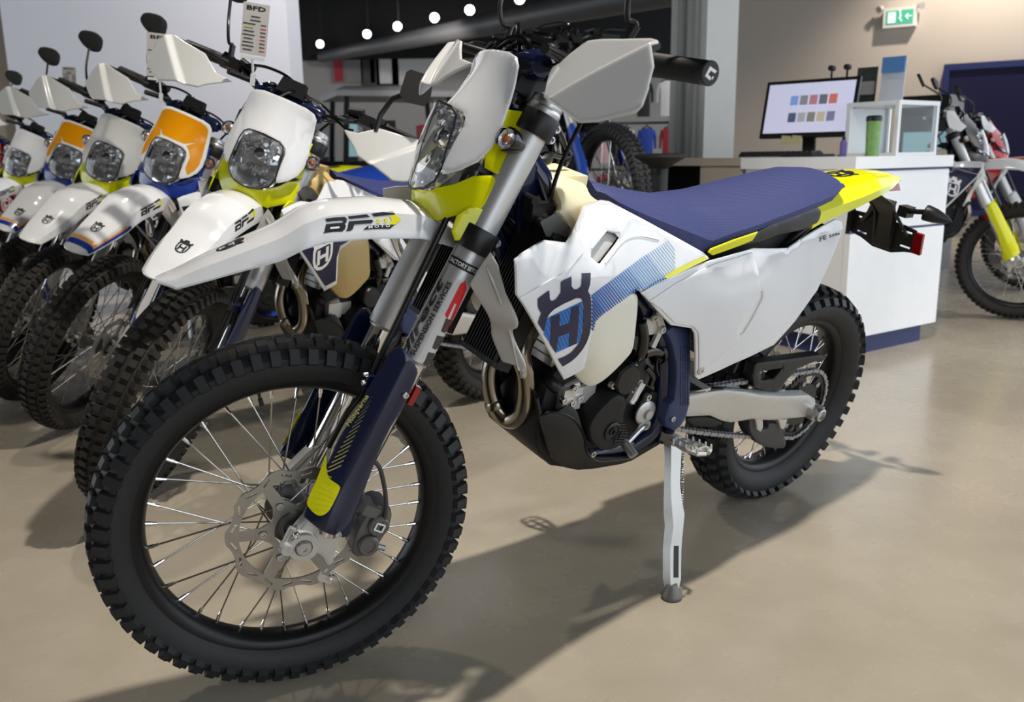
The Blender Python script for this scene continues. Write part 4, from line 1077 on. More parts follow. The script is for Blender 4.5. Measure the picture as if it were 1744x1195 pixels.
# ---- radiators, louvres, hoses
for sg in (1, -1):
    g = Geo(); R_ = np.array(Matrix.Rotation(math.radians(-24), 3, 'Y'))
    c0 = np.array([1.10, .095 * sg, .79]); g.box(c0, (.035, .105, .27), R_)
    ri = part('radiator', g, 'black_matte', 'B')
    g = Geo()
    for k in range(13): g.box(c0 + R_ @ np.array([.022, -.048 + .008 * k, 0]), (.012, .0025, .262), R_)
    g.box(c0 + R_ @ np.array([.021, 0, .128]), (.016, .104, .010), R_).box(c0 + R_ @ np.array([.021, 0, -.128]), (.016, .104, .010), R_)
    part('radiator_fins', g, 'black_matte', 'B', parent=ri)
RG = side_lift([(835, 500, .165), (800, 480, .14), (895, 645, .19), (881, 624, .185), (848, 452, .165), (860, 560, .165), (880, 560, .195)])
rg_o = RG.pxs([(798, 484), (812, 462), (835, 430), (848, 452), (860, 500), (880, 560), (892, 615), (896, 642), (893, 646), (886.5, 645), (881, 624), (856, 617), (852, 612), (836, 560), (815, 512)])
rgi = part('radiator_louvre', sheet(Geo(), RG, rg_o, (), .014, .004, .003), 'grey_plastic', 'B', both=True, label='grey plastic radiator louvre')
ribbon(RG, [(830, 455), (852, 510), (870, 570), (884, 630)], .004, .6, 'grey_plastic', 'louvre_edge', rgi)
part('radiator_hose', Geo().tube(spline([P(905, 340, .06), P(925, 372, .08), P(948, 398, .10), P(955, 420, .12)], 6), .017, 12), 'black_plastic', 'B')
part('radiator_hose', Geo().tube(spline([P(930, 630, .06), P(938, 650, .09), P(950, 660, .1)], 6), .014, 12), 'black_plastic', 'B')
g = Geo().loft([[P(x, y, yy) for x, y in ((920, 378), (945, 363), (972, 388), (962, 410), (930, 402))] for yy in (.07, .135)])
part('tank_bracket', g, 'titanium_grey', 'B')
part('frame_bracket', Geo().box(P(916, 358, .075), (.05, .03, .035)).bolt(P(916, 376, .09), (0, 1, 0), .008, .02).cyl(P(893, 333, .05), P(912, 343, .09), .008, n=10).cyl(P(893, 340, .05), P(912, 350, .09), .006, n=10), 'black_plastic', 'B')
# wiring along the frame
for k in range(4):
    part('wiring', Geo().tube(spline([P(905, 265 + 4 * k, .03), P(918 + 5 * k, 305, .055), P(932 + 5 * k, 345, .075), P(945 + 4 * k, 375, .085)], 6), .0045, 7), 'black_plastic', 'B')
# ---- frame
hs0, hs1 = fk(.655, 0, 0), fk(.825, 0, 0)
g = Geo().lathe([(.0005, .650), (.036, .650), (.036, .668), (.031, .675), (.031, .80), (.036, .81), (.036, .832), (.0005, .832)], fk(0, 0, 0), AX, 24)
for sg in (1, -1):
    g.tube(spline([fk(.80, -.02, .018 * sg), (1.0, .07 * sg, .945), (.84, .095 * sg, .80), (.70, .105 * sg, .66), (.645, .11 * sg, .52), (.645, .11 * sg, .42), (.70, .09 * sg, .36)], 6), .021, 12)
    g.tube(spline([fk(.66, -.02, .012 * sg), (1.055, .025 * sg, .78), (1.005, .045 * sg, .58), (.955, .075 * sg, .43), (.88, .09 * sg, .385), (.70, .095 * sg, .375)], 6), .0165, 12)
    g.tube([fk(.70, -.03, .02 * sg), (.96, .05 * sg, .84), (.84, .09 * sg, .80)], .013, 10)
part('frame', g, 'frame', 'B', label='painted tubular frame')
g = Geo()
for sg in (1, -1):
    g.tube(spline([(.80, .075 * sg, .80), (.5, .085 * sg, .845), (.2, .08 * sg, .905), (.0, .06 * sg, .93)], 5), .014, 10)
    g.tube([(.62, .08 * sg, .58), (.35, .085 * sg, .78), (.15, .075 * sg, .90)], .013, 10)
part('subframe', g, 'black_plastic', 'B')
part('airbox', Geo().loft([[(x, y * w, z) for y, z in ((-1, z0), (1, z0), (1, z1), (-1, z1))] for x, w, z0, z1 in ((.72, .07, .64, .84), (.55, .10, .62, .86), (.38, .10, .66, .88), (.25, .07, .76, .90))]), 'black_matte', 'B')
# ---- side panels
SP = side_lift([(1240, 520, .172), (1097, 505, .180), (1145, 560, .172), (1185, 640, .165), (1320, 587, .150), (1437, 388, .105), (1424, 375, .098), (1284, 425, .140), (1214, 445, .148), (1370, 404, .115), (1298, 494, .160), (1390, 494, .128)])
sp_px = [(1093, 499), (1120, 481), (1180, 455), (1213, 443), (1284, 422), (1343, 422), (1370, 404), (1400, 386), (1424.6, 373), (1434, 377), (1437, 389), (1421, 431), (1393, 494), (1354, 548.6), (1319, 587.6), (1250, 620), (1191, 647), (1185, 642), (1183.6, 568), (1179, 560), (1144, 554.5), (1124, 533), (1108, 515)]
vent = [(1292, 499), (1299, 496), (1299, 508), (1268, 566), (1260, 572), (1258, 560)]
spo = SP.pxs(sp_px)
pi_ = part('side_panel', sheet(Geo(), SP, spo, [SP.pxs(vent)], .014, .004, .004), 'side', 'B', both=True, label='glossy side panel')
part('panel_recess', sheet(Geo(), Lift('B', lambda u, v: np.array(SP(u, v)) - np.array([0, .0045, 0]), SP.g0, -1), SP.pxs([(1285, 490), (1308, 488), (1306, 515), (1268, 580), (1250, 580), (1252, 555)]), (), .03, .003), 'white_matte', 'B', parent=pi_, both=True)
np_px = [(1105, 512), (1150, 482), (1215, 449), (1280, 429), (1290, 462), (1293, 495), (1257, 558), (1259, 578), (1192, 634), (1189, 630), (1188, 566), (1180, 556), (1148, 550), (1126, 528)]
part('number_panel', sheet(Geo(), SP, SP.pxs(np_px), (), .014, .003, .0025, push=.003), 'side', 'B', parent=pi_, both=True)
q = SP.px(1193, 630); part('panel_bolt', Geo().lathe([(.011, 0), (.011, .002), (.008, .0045), (.004, .0045), (.0035, .002), (.0005, .002)], np.array(SP(*q)) + np.array([0, .0005, 0]), (0, 1, 0), 20), 'grey_plastic', 'B', parent=pi_, only='hero')
a_ = SP.px(1396, 411.5); b_ = SP.px(1431, 399); u_ = SP.px(1395.3, 404)
L_ = float(np.linalg.norm(b_ - a_))
text_on(SP, 'FE', a_, nrm(b_ - a_), nrm(u_ - a_), float(np.linalg.norm(u_ - a_)), 'black_print', pi_, 'B', width=L_ * .36, push=.0008)
a2 = a_ + (b_ - a_) * .48; text_on(SP, '350s', a2, nrm(b_ - a_), nrm(u_ - a_), float(np.linalg.norm(u_ - a_)) * .62, 'black_print', pi_, 'B', width=L_ * .5, push=.0008)
# yellow strip and black grab recess under the seat
ST = side_lift([(1215, 435, .150), (1285, 405, .142), (1350, 385, .132), (1400, 365, .118), (1240, 425, .148)])
part('seat_strip', sheet(Geo(), ST, ST.pxs([(1212, 424), (1250, 409), (1292, 395), (1282, 410), (1262, 418), (1215, 435), (1208, 430)]), (), .014, .004, .002), 'strip', 'B', both=True, label='yellow trim strip under the seat')
gh = ST.pxs([(1282, 402), (1315, 384), (1360, 367), (1396, 352), (1403, 358), (1404, 370), (1396, 382), (1370, 394), (1330, 402), (1300, 414), (1270, 420), (1240, 428), (1214, 438), (1212, 434), (1255, 418)])
part('grab_handle', sheet(Geo(), Lift('B', lambda u, v: np.array(ST(u, v)) - np.array([0, .006, 0]), ST.g0, -1), gh, (), .014, .03, .006), 'black_plastic', 'B', both=True)
# ---- seat
bx = [P(*q) for q in ((1016, 325, .060), (1038, 341, .095), (1075, 362, .108), (1120, 386, .116), (1165, 410, .124), (1206, 434, .132), (1250, 411, .132), (1292, 394, .130), (1345, 372, .126), (1393, 353, .118), (1418, 341, .110), (1434, 322, .098))]
rx_ = [P(*q) for q in ((1014, 320, .035), (1040, 330, .055), (1075, 342, .066), (1120, 352, .074), (1190, 363, .082), (1261, 355, .086), (1320, 340, .086), (1370, 324, .084), (1409, 311, .080), (1432, 309, .074))]
zb_f = interp([p[0] for p in bx], [p[2] for p in bx]); wb_f = interp([p[0] for p in bx], [p[1] for p in bx]); zr_f = interp([p[0] for p in rx_], [p[2] for p in rx_]); wr_f = interp([p[0] for p in rx_], [p[1] for p in rx_])
x0s, x1s = min(p[0] for p in rx_), max(p[0] for p in rx_)
secs = []
for i, x in enumerate(np.linspace(x0s, x1s, 44)):
    zb, wb, zr, wr = zb_f(x), wb_f(x), zr_f(x), wr_f(x); zb = min(zb, zr - .006); e = min(1, (x - x0s) / .03); wb2 = wb * (.9 + .1 * e); zt = zr + .011
    half = [(wb2 - .012, zb - .004), (wb2, zb), (wb2 + .001, zb + (zr - zb) * .4), (wr + (wb2 - wr) * .45, zr - (zr - zb) * .22), (wr + .004, zr - .005), (wr - .006, zr + .001), (wr * .6, zr + .007), (wr * .25, zt), (0, zt + .0005)]
    secs.append([(x, y, z) for y, z in half] + [(x, -y, z) for y, z in reversed(half[:-1])])
part('seat', Geo().loft(secs), 'seat', 'B', label='navy textured seat', angle=30)
# ---- rear fender
top = [P(*q) for q in ((1386, 297, .0), (1440, 290, .0), (1483, 288, .0), (1532, 304, .0))]
zc_f = interp([.30, .19, .08, -.02, -.10, -.20, -.285], [.955, .957, .962, .970, .976, .972, .958])
lo = [P(*q) for q in ((1382, 390, .112), (1401, 379, .110), (1435, 364, .102), (1468, 350, .092), (1500, 333, .078), (1519, 322, .062), (1534, 306, .030))]
zl_f = interp([p[0] for p in lo], [p[2] for p in lo]); wl_f = interp([p[0] for p in lo], [p[1] for p in lo]); xl0, xl1 = min(p[0] for p in lo), .235
secs = []
for x in np.linspace(xl0 - .004, xl1, 36):
    w, zl, zc = wl_f(x), zl_f(x), zc_f(x)
    if x > lo[0][0]: zl = lo[0][2] + (x - lo[0][0]) * .9; zl = min(zl, zc - .05)
    zl = min(zl, zc - .004); wr = w * .66; zr = zc - (zc - zl) * .12 - .002
    half = [(w, zl), (w * .97, zl + (zr - zl) * .45), (wr, zr), (wr * .5, zc - .001), (0, zc)]
    outer = [(x, y, z) for y, z in half] + [(x, -y, z) for y, z in reversed(half[:-1])]
    inner = [(x, y * .95, z - .004) for x, y, z in reversed(outer)]; secs.append(outer + inner)
tf = part('rear_fender', Geo().loft(secs), 'tail', 'B', label='yellow rear fender', angle=24)
TLf = Lift('B', lambda u, v: np.array([u, v, zc_f(u) - .35 * abs(v) * .12]), (0., 0.), 1)
part('emblem', emblem_geo(TLf, (.0, -.005), (0, .06), (-.085, 0), .0012), 'navy_print', 'B', parent=tf)
# ---- licence plate carrier, reflector, rear signals
g = Geo()
for sg in (1, -1):
    g.loft([[(x - .012, y * sg, z), (x + .012, y * sg, z + .01), (x + .012, y * sg * .8, z + .01), (x - .012, y * sg * .8, z)] for x, y, z in ((-.12, .050, .925), (-.235, .042, .885), (-.285, .030, .835), (-.315, .026, .76))])
    g.loft([[(x - .010, y * sg, z), (x + .010, y * sg, z + .01), (x + .010, y * sg - .012 * sg, z + .01), (x - .010, y * sg - .012 * sg, z)] for x, y, z in ((-.245, .020, .89), (-.29, .055, .83), (-.308, .080, .795))])
g.loft([[(x, -w, z), (x, w, z), (x + .012, w, z + .006), (x + .012, -w, z + .006)] for x, w, z in ((-.13, .045, .925), (-.235, .040, .888), (-.292, .034, .84), (-.322, .030, .745))])
arm = part('plate_carrier', g, 'black_plastic', 'B', label='black licence plate carrier')
Rp = np.array(Matrix.Rotation(math.radians(16), 3, 'Y')); pc2 = np.array([-.310, 0, .795])
g = Geo()
def plate_pt(u, v): return pc2 + Rp @ np.array([.0, u, v])
hs_ = [[(a - .016, b - .0035), (a + .016, b - .0035), (a + .016, b + .0035), (a - .016, b + .0035)][::-1] for a in (-.070, .070) for b in (-.024, .022)]
sheet(g, Lift('B', plate_pt, (0, 0), -1), [(-.105, -.034), (-.07, -.040), (-.03, -.056), (.03, -.056), (.07, -.040), (.098, -.034), (.098, .034), (.06, .040), (-.06, .040), (-.105, .036)], hs_, .02, .004, .002)
g.box(plate_pt(-.105, 0) + np.array([.014, 0, 0]), (.034, .004, .068), Rp)
part('number_plate_bracket', g, 'black_matte', 'B', parent=arm)
part('side_reflector', Geo().box(plate_pt(.105, -.004), (.010, .026, .062), Rp), 'red_lens', 'B', parent=arm, label='red reflector')
part('tail_lamp', Geo().box(np.array([-.235, 0, .935]), (.05, .07, .018), taper=.8), 'red_lens', 'B')
sc0, sc1 = P(1574, 361, .095), P(1622, 378, .165); st0 = np.array([-.335, .03, .862])
ld_ = float(np.linalg.norm(sc1 - sc0)); sdv = nrm(sc1 - sc0)
rsg = part('rear_turn_signal', Geo().lathe([(.011, -.002), (.020, .0), (.0225, .006), (.020, ld_ * .4), (.011, ld_ * .8), (.001, ld_)], sc0, sdv, 18), 'charcoal_metal', 'B', both=True, label='black rear turn signal')
part('signal_stalk', Geo().tube([st0, sc0], .0075, 10).box(st0, (.04, .03, .03)), 'black_plastic', 'B', parent=rsg, both=True)
# ================================================================ engine, exhaust, swingarm, stands
def slab(px, y, th, rnd=.004, it=1, step=.014, holes=()):
    """plate of thickness th whose outer face lies at distance y from the middle plane; outline in photo pixels"""
    L = Lift('B', lambda u, v: np.array([u, y, v]), P(px[0][0], px[0][1], y)[[0, 2]], -1)
    o = L.pxs(px); o = smooth_closed(o, it) if it else o
    return sheet(Geo(), L, o, [L.pxs(h) for h in holes], step, th, rnd), L
# crankcase body
g = Geo()
cc = [(1.00, .50), (.985, .60), (.93, .64), (.84, .60), (.74, .57), (.655, .50), (.64, .42), (.68, .37), (.80, .352), (.92, .362), (.985, .42)]
sheet(g, Lift('B', lambda u, v: np.array([u, .095, v]), (0, 0), -1), smooth_closed(cc, 1), (), .03, .19, .01)
ei = part('engine', g, 'engine_black', 'B', label='black engine crankcase')
# ignition cover
ig, IL = slab([(1022, 698), (1050, 672), (1066, 676), (1068, 690), (1062, 712), (1068, 740), (1056, 762), (1036, 770), (1018, 764), (1006, 748), (1004, 724)], .150, .05, .008, 1)
ic = part('ignition_cover', ig, 'black_matte', 'B', parent=ei, label='black ignition cover')
c_ = np.array(IL(*IL.px(1042, 734)))
part('inspection_plug', Geo().lathe([(.022, -.002), (.022, .003), (.018, .005), (.016, .002), (.010, .002), (.009, .005), (.006, .005), (.005, .001), (.0005, .001)], c_, (0, 1, 0), 24), 'black_plastic', 'B', parent=ei)
g = Geo()
for i in range(12):
    for j in range(8):
        px_, py_ = 1046 + i * 1.9, 722 + j * 4.6
        if inside(np.array([[px_, py_]]), [(1053, 716), (1064, 718), (1068, 740), (1056, 760), (1044, 766), (1040, 752), (1052, 745), (1056, 735)])[0]: g.box(np.array(IL(*IL.px(px_, py_))) + np.array([0, .001, 0]), (.0035, .003, .0045))
part('cover_grille', g, 'black_plastic', 'B', parent=ei, only='hero')
# water pump cover, starter and side covers
c_ = P(1068, 646, .135)
part('round_cover', Geo().lathe([(.036, -.03), (.036, .002), (.032, .007), (.0005, .008)], c_, (0, 1, 0), 28), 'black_plastic', 'B', parent=ei)
g, _ = slab([(1012, 706), (1035, 668), (1052, 640), (1078, 612), (1100, 600), (1104, 640), (1090, 670), (1070, 682), (1060, 720), (1030, 760), (1008, 750)], .120, .04, .006, 1)
part('side_cover', g, 'engine_black', 'B', parent=ei)
g, _ = slab([(1088, 690), (1100, 672), (1120, 664), (1128, 690), (1120, 715), (1100, 722), (1086, 712)], .112, .03, .005, 2)
part('sprocket_cover', g, 'engine_black', 'B', parent=ei)
part('sprocket_nut', Geo().lathe([(.030, 0), (.030, .004), (.024, .008), (.013, .009), (.011, .016), (.0005, .016)], P(1098, 702, .112), (0, 1, 0), 24), 'cast_aluminium', 'B', parent=ei)
for px_, py_ in ((1040, 654), (1076, 622), (1085, 648), (1005, 702), (1100, 674), (1006, 770), (1074, 660)):
    part('engine_bolt', Geo().bolt(P(px_, py_, .124), (0, 1, 0), .0085, .011), 'aluminium', 'B', parent=ei, only='hero')
# cylinder and head
g = Geo()
for k in range(5): g.box(np.array([.905 + .012 * k * .2, 0, .60 + .022 * k]), (.13, .16, .016))
g.box((.91, 0, .65), (.11, .14, .14))
part('cylinder', g, 'cast_aluminium', 'B', parent=ei)
part('cylinder_head', Geo().loft([[(x + .92, y, z) for x, y in ((-.075, -.08), (.075, -.08), (.075, .08), (-.075, .08))] for z in (.70, .79)]), 'cast_aluminium', 'B', parent=ei)
g = Geo().box(P(962, 672, .09), (.05, .05, .05)).box(P(985, 665, .085), (.06, .04, .04)).cyl(P(955, 690, .09), P(972, 676, .10), .014, n=12).cyl(P(960, 660, .09), P(985, 652, .10), .012, n=12)
part('pump_housing', g, 'cast_aluminium', 'B', parent=ei)
for px_, py_ in ((975, 660), (958, 680), (972, 684), (985, 676)): part('engine_bolt', Geo().bolt(P(px_, py_, .112), (0, 1, 0), .008, .009), 'chrome', 'B', parent=ei, only='hero')
# throttle body, boots and hoses behind the tank wing
part('throttle_body', Geo().cyl((.845, -.05, .70), (.845, .085, .70), .035, n=20).cyl((.80, 0, .72), (.70, 0, .76), .04, n=20), 'charcoal_metal', 'B', parent=ei)
part('intake_clamp', Geo().lathe([(.030, -.006), (.031, 0), (.030, .006)], P(1118, 598, .105), (.9, .1, -.3), 20), 'black_plastic', 'B', parent=ei)
for pth, r in (([P(1092, 548, .13), P(1096, 575, .135), P(1092, 600, .135), P(1082, 615, .12)], .012), ([P(1095, 600, .12), P(1115, 596, .12), P(1135, 605, .115), P(1140, 625, .11), P(1128, 645, .10)], .015),
               ([P(1110, 580, .12), P(1130, 570, .11), P(1148, 590, .105), P(1146, 620, .10)], .006), ([P(1100, 625, .12), P(1112, 640, .12), P(1108, 655, .115)], .007), ([P(1120, 560, .11), P(1128, 590, .115), P(1118, 620, .115), P(1125, 648, .11)], .004)):
    part('coolant_hose', Geo().tube(spline(pth, 7), r, 10), 'black_gloss', 'B')
part('throttle_linkage', Geo().box(P(1110, 553, .12), (.05, .012, .04)).box(P(1122, 545, .125), (.016, .010, .055), np.array(Matrix.Rotation(.6, 3, 'Y'))).bolt(P(1113, 541, .13), (0, 1, 0), .009, .006).bolt(P(1127, 561, .13), (0, 1, 0), .009, .006), 'cast_aluminium', 'B', parent=ei)
part('linkage_arm', Geo().box(P(1119, 573, .128), (.014, .008, .05), np.array(Matrix.Rotation(-.35, 3, 'Y'))), 'cast_aluminium', 'B', parent=ei)
part('clutch_lever', Geo().tube([P(1090, 655, .13), P(1080, 680, .135), P(1073, 686, .135)], [.010, .007, .006], 10).box(P(1083, 668, .132), (.018, .012, .05), np.array(Matrix.Rotation(-.5, 3, 'Y'))), 'cast_aluminium', 'B', parent=ei)
# ---- exhaust header: drops from the head, loops under and returns
hp_ = spline([(.98, -.03, .735), P(862, 575, -.04), P(846, 600, -.04), P(835, 635, -.04), P(839, 672, -.03), P(852, 702, -.01), P(870, 715, .015), P(889, 703, .045), P(897, 672, .062), P(896, 638, .066), P(888, 600, .060), (1.0, .045, .70), (.93, .035, .72), (.86, .0, .74), (.70, -.09, .70)], 8)
ex = part('exhaust_header', Geo().tube(hp_, .0195, 18), 'pipe_steel', 'B', label='looped stainless exhaust header')
part('header_collar', Geo().lathe([(.0195, -.010), (.0225, -.006), (.0225, .006), (.0195, .010)], hp_[36], hp_[38] - hp_[36], 18), 'pipe_steel', 'B', parent=ex)
part('silencer', Geo().tube(spline([(.70, -.09, .70), (.5, -.15, .68), (.35, -.17, .72), (.05, -.165, .83), (-.06, -.16, .865)], 6), [.022] * 7 + [.03] * 3 + [.052] * 14 + [.03], 18), 'aluminium', 'B')
# ---- skid plate
sk = [(914, 680), (921, 708), (932, 700), (950, 701), (965, 691), (976, 693), (984, 701), (993, 730), (998, 742), (1000, 768), (1011, 779), (1068, 779), (1118, 752), (1124, 757), (1076, 784), (1058, 790), (1011, 798), (984, 800), (963, 796), (945, 784), (934, 767), (926, 735)]
SKL = side_lift([(960, 740, .132), (914, 680, .105), (930, 760, .118), (1000, 790, .125), (1060, 785, .120), (1120, 755, .110), (985, 700, .130), (1000, 770, .135)])
sko = SKL.pxs(sk)
ski = part('skid_plate', sheet(Geo(), SKL, sko, (), .014, .005, .003), 'black_plastic', 'B', label='black plastic skid plate')
part('skid_plate', sheet(Geo(), SKL, SKL.pxs([(1011, 790), (1030, 794), (1058, 790), (1076, 784), (1122, 757), (1068, 774), (1011, 774)]), (), .014, .005, .003).mirror(), 'black_plastic', 'B')
prof = [np.array(SKL(*q)) for q in SKL.pxs([(914, 680), (926, 735), (934, 767), (945, 784), (963, 796), (984, 800), (1011, 798), (1058, 790), (1076, 784), (1122, 757)])]
g = Geo(); rows = []
for p in prof: rows.append([(p[0] + dx, y, p[2] + dz) for y, dx, dz in [(p[1] * t, -.16 * max(0, p[0] - .84) * (1 - t) , .060 * min(1, max(0, (p[0] - .66) / .2)) * (1 - t) * .5) for t in (-1, -.6, -.2, .2, .6, 1)]])
inner = [[(x - .004, y, z + .004) for x, y, z in reversed(r)] for r in rows]
g.loft([a + b for a, b in zip(rows, inner)])
part('skid_belly', g, 'black_plastic', 'B')
ribbon(SKL, [(921, 708), (940, 702), (960, 704), (980, 716), (996, 745), (1000, 770), (1020, 784), (1070, 780)], .004, .6, 'black_plastic', 'skid_rib', ski, both=False)
# engine lower fin block seen behind the header
g = Geo()
for k in range(7): g.box(np.array(P(905 + 1.5 * k, 722 + 5 * k, -.04)), (.05, .10, .006), np.array(Matrix.Rotation(.5, 3, 'Y')))
part('lower_fins', g, 'black_matte', 'B', parent=ei)
part('right_engine_case', Geo().loft([[P(x, y, yy) for x, y in ((893, 680), (925, 690), (930, 755), (905, 745), (886, 725))] for yy in (-.02, -.11)]), 'engine_black', 'B', parent=ei)
# ---- frame guard
FG = side_lift([(1160, 640, .150), (1145, 570, .142), (1178, 580, .142), (1175, 690, .150), (1150, 735, .150), (1136, 720, .148), (1172, 640, .150)])
fg = FG.pxs([(1146, 556), (1180, 560), (1178, 600), (1178, 650), (1176, 690), (1170, 712), (1160, 728), (1148, 736), (1134, 728), (1132, 716), (1140, 690), (1148, 682), (1152, 650), (1152, 620), (1146, 590), (1136, 566)])
fgi = part('frame_guard', sheet(Geo(), FG, fg, (), .014, .022, .009), 'navy_matte', 'B', both=True, label='navy textured frame guard')
part('guard_bolt', Geo().bolt(np.array(FG(*FG.px(1145, 713))) + np.array([0, .001, 0]), (0, 1, 0), .007, .004), 'aluminium', 'B', parent=fgi, only='hero')
g = Geo()
for i in range(18):
    for j in range(4):
        px_, py_ = 1160 + j * 4, 594 + i * 5.5
        g.box(np.array(FG(*FG.px(px_, py_))) + np.array([0, .0005, 0]), (.0055, .0016, .0075))
part('guard_texture', g, 'navy_matte', 'B', parent=fgi, only='hero')
# ---- swingarm
SW = side_lift([(1280, 690, .118), (1176, 690, .105), (1390, 690, .118), (1340, 690, .122), (1240, 665, .105), (1240, 718, .105)])
sw = SW.pxs([(1165, 680), (1176, 674), (1218, 666), (1240, 664), (1270, 667), (1301, 673), (1336, 675), (1381, 674), (1390, 680), (1391.5, 700), (1381, 710), (1346, 714), (1312, 717), (1280, 715), (1245, 721), (1230, 718), (1210, 709), (1172, 711), (1160, 705)])
sw_i = part('swingarm', sheet(Geo(), SW, sw, (), .014, .032, .008), 'cast_aluminium', 'B', both=True, label='cast aluminium swingarm')
part('swingarm_pivot', Geo().cyl((.60, -.14, .44), (.60, .14, .44), .022, n=18).box((.50, 0, .45), (.09, .20, .06)), 'cast_aluminium', 'B')
for sg in (1,):
    ax_ = np.array([RAX[0], .128, RAX[2]])
    part('chain_adjuster', Geo().box(ax_, (.05, .02, .032)).lathe([(.019, .0), (.019, .012), (.013, .014), (.010, .006), (.0005, .006)], ax_ + np.array([0, .01, 0]), (0, 1, 0), 18), 'aluminium', 'B', both=True)
# chain guard, guide and slider
cg, _ = slab([(1286, 622), (1290, 618), (1340, 612), (1400, 604), (1408, 610), (1404, 614), (1388, 616), (1360, 628), (1340, 648), (1328, 668), (1300, 664), (1285, 660), (1282, 640)], .104, .03, .004, 0, holes=[[(1296, 633), (1334, 627), (1318, 645), (1297, 648)]])
cgi = part('chain_guard', cg, 'black_plastic', 'B', label='black plastic chain guard')
cgd, CGL = slab([(1278, 712), (1292, 716), (1296, 732), (1308, 730), (1312, 720), (1332, 722), (1334, 738), (1340, 752), (1338, 764), (1318, 764), (1298, 760), (1284, 748), (1276, 730)], .098, .04, .004, 1)
part('chain_guide', cgd, 'dark_grey_plastic', 'B', label='dark grey chain guide')
for q in ([(1288, 714), (1300, 714), (1300, 728), (1296, 736), (1290, 732)], [(1326, 714), (1342, 714), (1336, 732), (1330, 730)]):
    part('guide_bracket', slab(q, .106, .012, .003, 0)[0], 'cast_aluminium', 'B', parent=sw_i)
part('chain_slider', slab([(1165, 666), (1220, 661), (1280, 663), (1282, 668), (1240, 666), (1180, 675), (1165, 679)], .100, .05, .004, 1)[0], 'black_plastic', 'B')
part('lower_slider', slab([(1168, 712), (1210, 710), (1236, 722), (1215, 728), (1180, 726)], .100, .05, .004, 1)[0], 'black_matte', 'B')
part('mud_flap', Geo().loft([[(.36, y, .50) for y in (-.09, .09)] + [(.37, y, .50) for y in (.09, -.09)], [(.30, y, .70) for y in (-.09, .09)] + [(.31, y, .70) for y in (.09, -.09)], [(.12, y, .86) for y in (-.08, .08)] + [(.13, y, .865) for y in (.08, -.08)]]), 'black_matte', 'B')
part('rear_shock', Geo().cyl((.52, 0, .42), (.56, 0, .80), .022, n=14).tube([(.52 + .04 * t / 60 + .036 * math.cos(t * .75) * .95, .036 * math.sin(t * .75), .48 + .26 * t / 60) for t in range(61)], .006, 6), 'charcoal_metal', 'B')
# ---- footpegs, brake pedal, gear lever
pa, pb = P(1134, 742, .135), P(1204, 772, .255)
def peg_geo():
    d = nrm(pb - pa); up = nrm(np.array([0, 0, 1.]) - d * d[2]); w = np.cross(d, up); L = np.linalg.norm(pb - pa); g = Geo()
    R_ = np.stack([d, w, up], 1)
    for sg in (-1, 1):
        path = [pa + d * .02 + w * .006 * sg, pa + d * .05 + w * .020 * sg, pa + d * L * .65 + w * .027 * sg, pa + d * L * .93 + w * .022 * sg, pa + d * L + w * .004 * sg]
        g.tube(path, .0052, 8)
        for t in (.35, .5, .65, .8, .93): g.cyl(pa + d * L * t + w * .023 * sg, pa + d * L * t + w * .023 * sg + up * .014, .0042, .0022, 6)
    for t in (.42, .62, .82): g.box(pa + d * L * t, (.006, .044, .010), R_)
    g.box(pa + d * .012, (.05, .022, .022), R_); g.tube([pa, pa + d * L * .5, pa + d * L * .9], [.010, .006, .004], 8)
    return g
pg = part('footpeg', peg_geo(), 'cast_aluminium', 'B', both=True, label='toothed metal footpeg')
part('peg_pivot', Geo().cyl(pa + np.array([0, -.012, -.018]), pa + np.array([0, .008, .02]), .011, n=14).box(pa - np.array([.01, .03, 0]), (.05, .05, .035)), 'black_plastic', 'B', parent=pg, both=True)
gl = [P(1098, 722, .115), P(1088, 732, .128), P(1066, 755, .140)]
g = Geo().tube(spline(gl, 5), [.009] * 5 + [.0075] * 6, 10).lathe([(.012, -.008), (.013, 0), (.012, .008), (.0005, .009)], gl[0], (0, 1, 0), 14)
g.cyl(P(1062, 752, .142), P(1080, 776, .178), .0105, n=14); part('gear_lever', g, 'aluminium', 'B', label='silver gear lever')
# ---- side stand (its own local shape, foot on the floor)
foot_w = ground(1144, 1018); Mi = np.linalg.inv(MB_); foot = (Mi @ np.append(foot_w, 1))[:3]; fup = (Mi[:3, :3] @ np.array([0, 0, 1.]))
topp = P(1146, 752, .125)
d = nrm(topp - foot); wv = nrm(np.array([1., 0, 0]) - d * d[0]); tv = np.cross(d, wv); L = np.linalg.norm(topp - foot)
def sec(t, w, th, off=0.): 
    c = foot + d * L * t + wv * off; return [c + wv * w + tv * th, c - wv * w + tv * th, c - wv * w - tv * th, c + wv * w - tv * th]
g = Geo().loft([sec(.055, .012, .010), sec(.12, .017, .012), sec(.30, .018, .012), sec(.36, .017, .013, -.002), sec(.45, .016, .014, -.006), sec(.53, .020, .014, -.006), sec(.60, .018, .013, -.002), sec(.72, .015, .011, .002), sec(.88, .016, .011, .0), sec(1.0, .018, .012, 0)])
ks = part('side_stand', g, 'cast_aluminium', 'B', label='cast aluminium side stand')
g = Geo().loft([[c + tv * e for c in q] for e, q in ((.0125, [foot + d * L * .13 + wv * .007, foot + d * L * .13 - wv * .009, foot + d * L * .33 - wv * .009, foot + d * L * .33 + wv * .007]), (.0105, [foot + d * L * .13 + wv * .007, foot + d * L * .13 - wv * .009, foot + d * L * .33 - wv * .009, foot + d * L * .33 + wv * .007]))])
part('stand_groove', g, 'charcoal_metal', 'B', parent=ks)
part('stand_foot', Geo().lathe([(.0005, 0.0), (.022, .0), (.0245, .004), (.024, .010), (.015, .026), (.012, .034), (.0005, .034)], foot, fup, 20), 'titanium_grey', 'B', parent=ks)
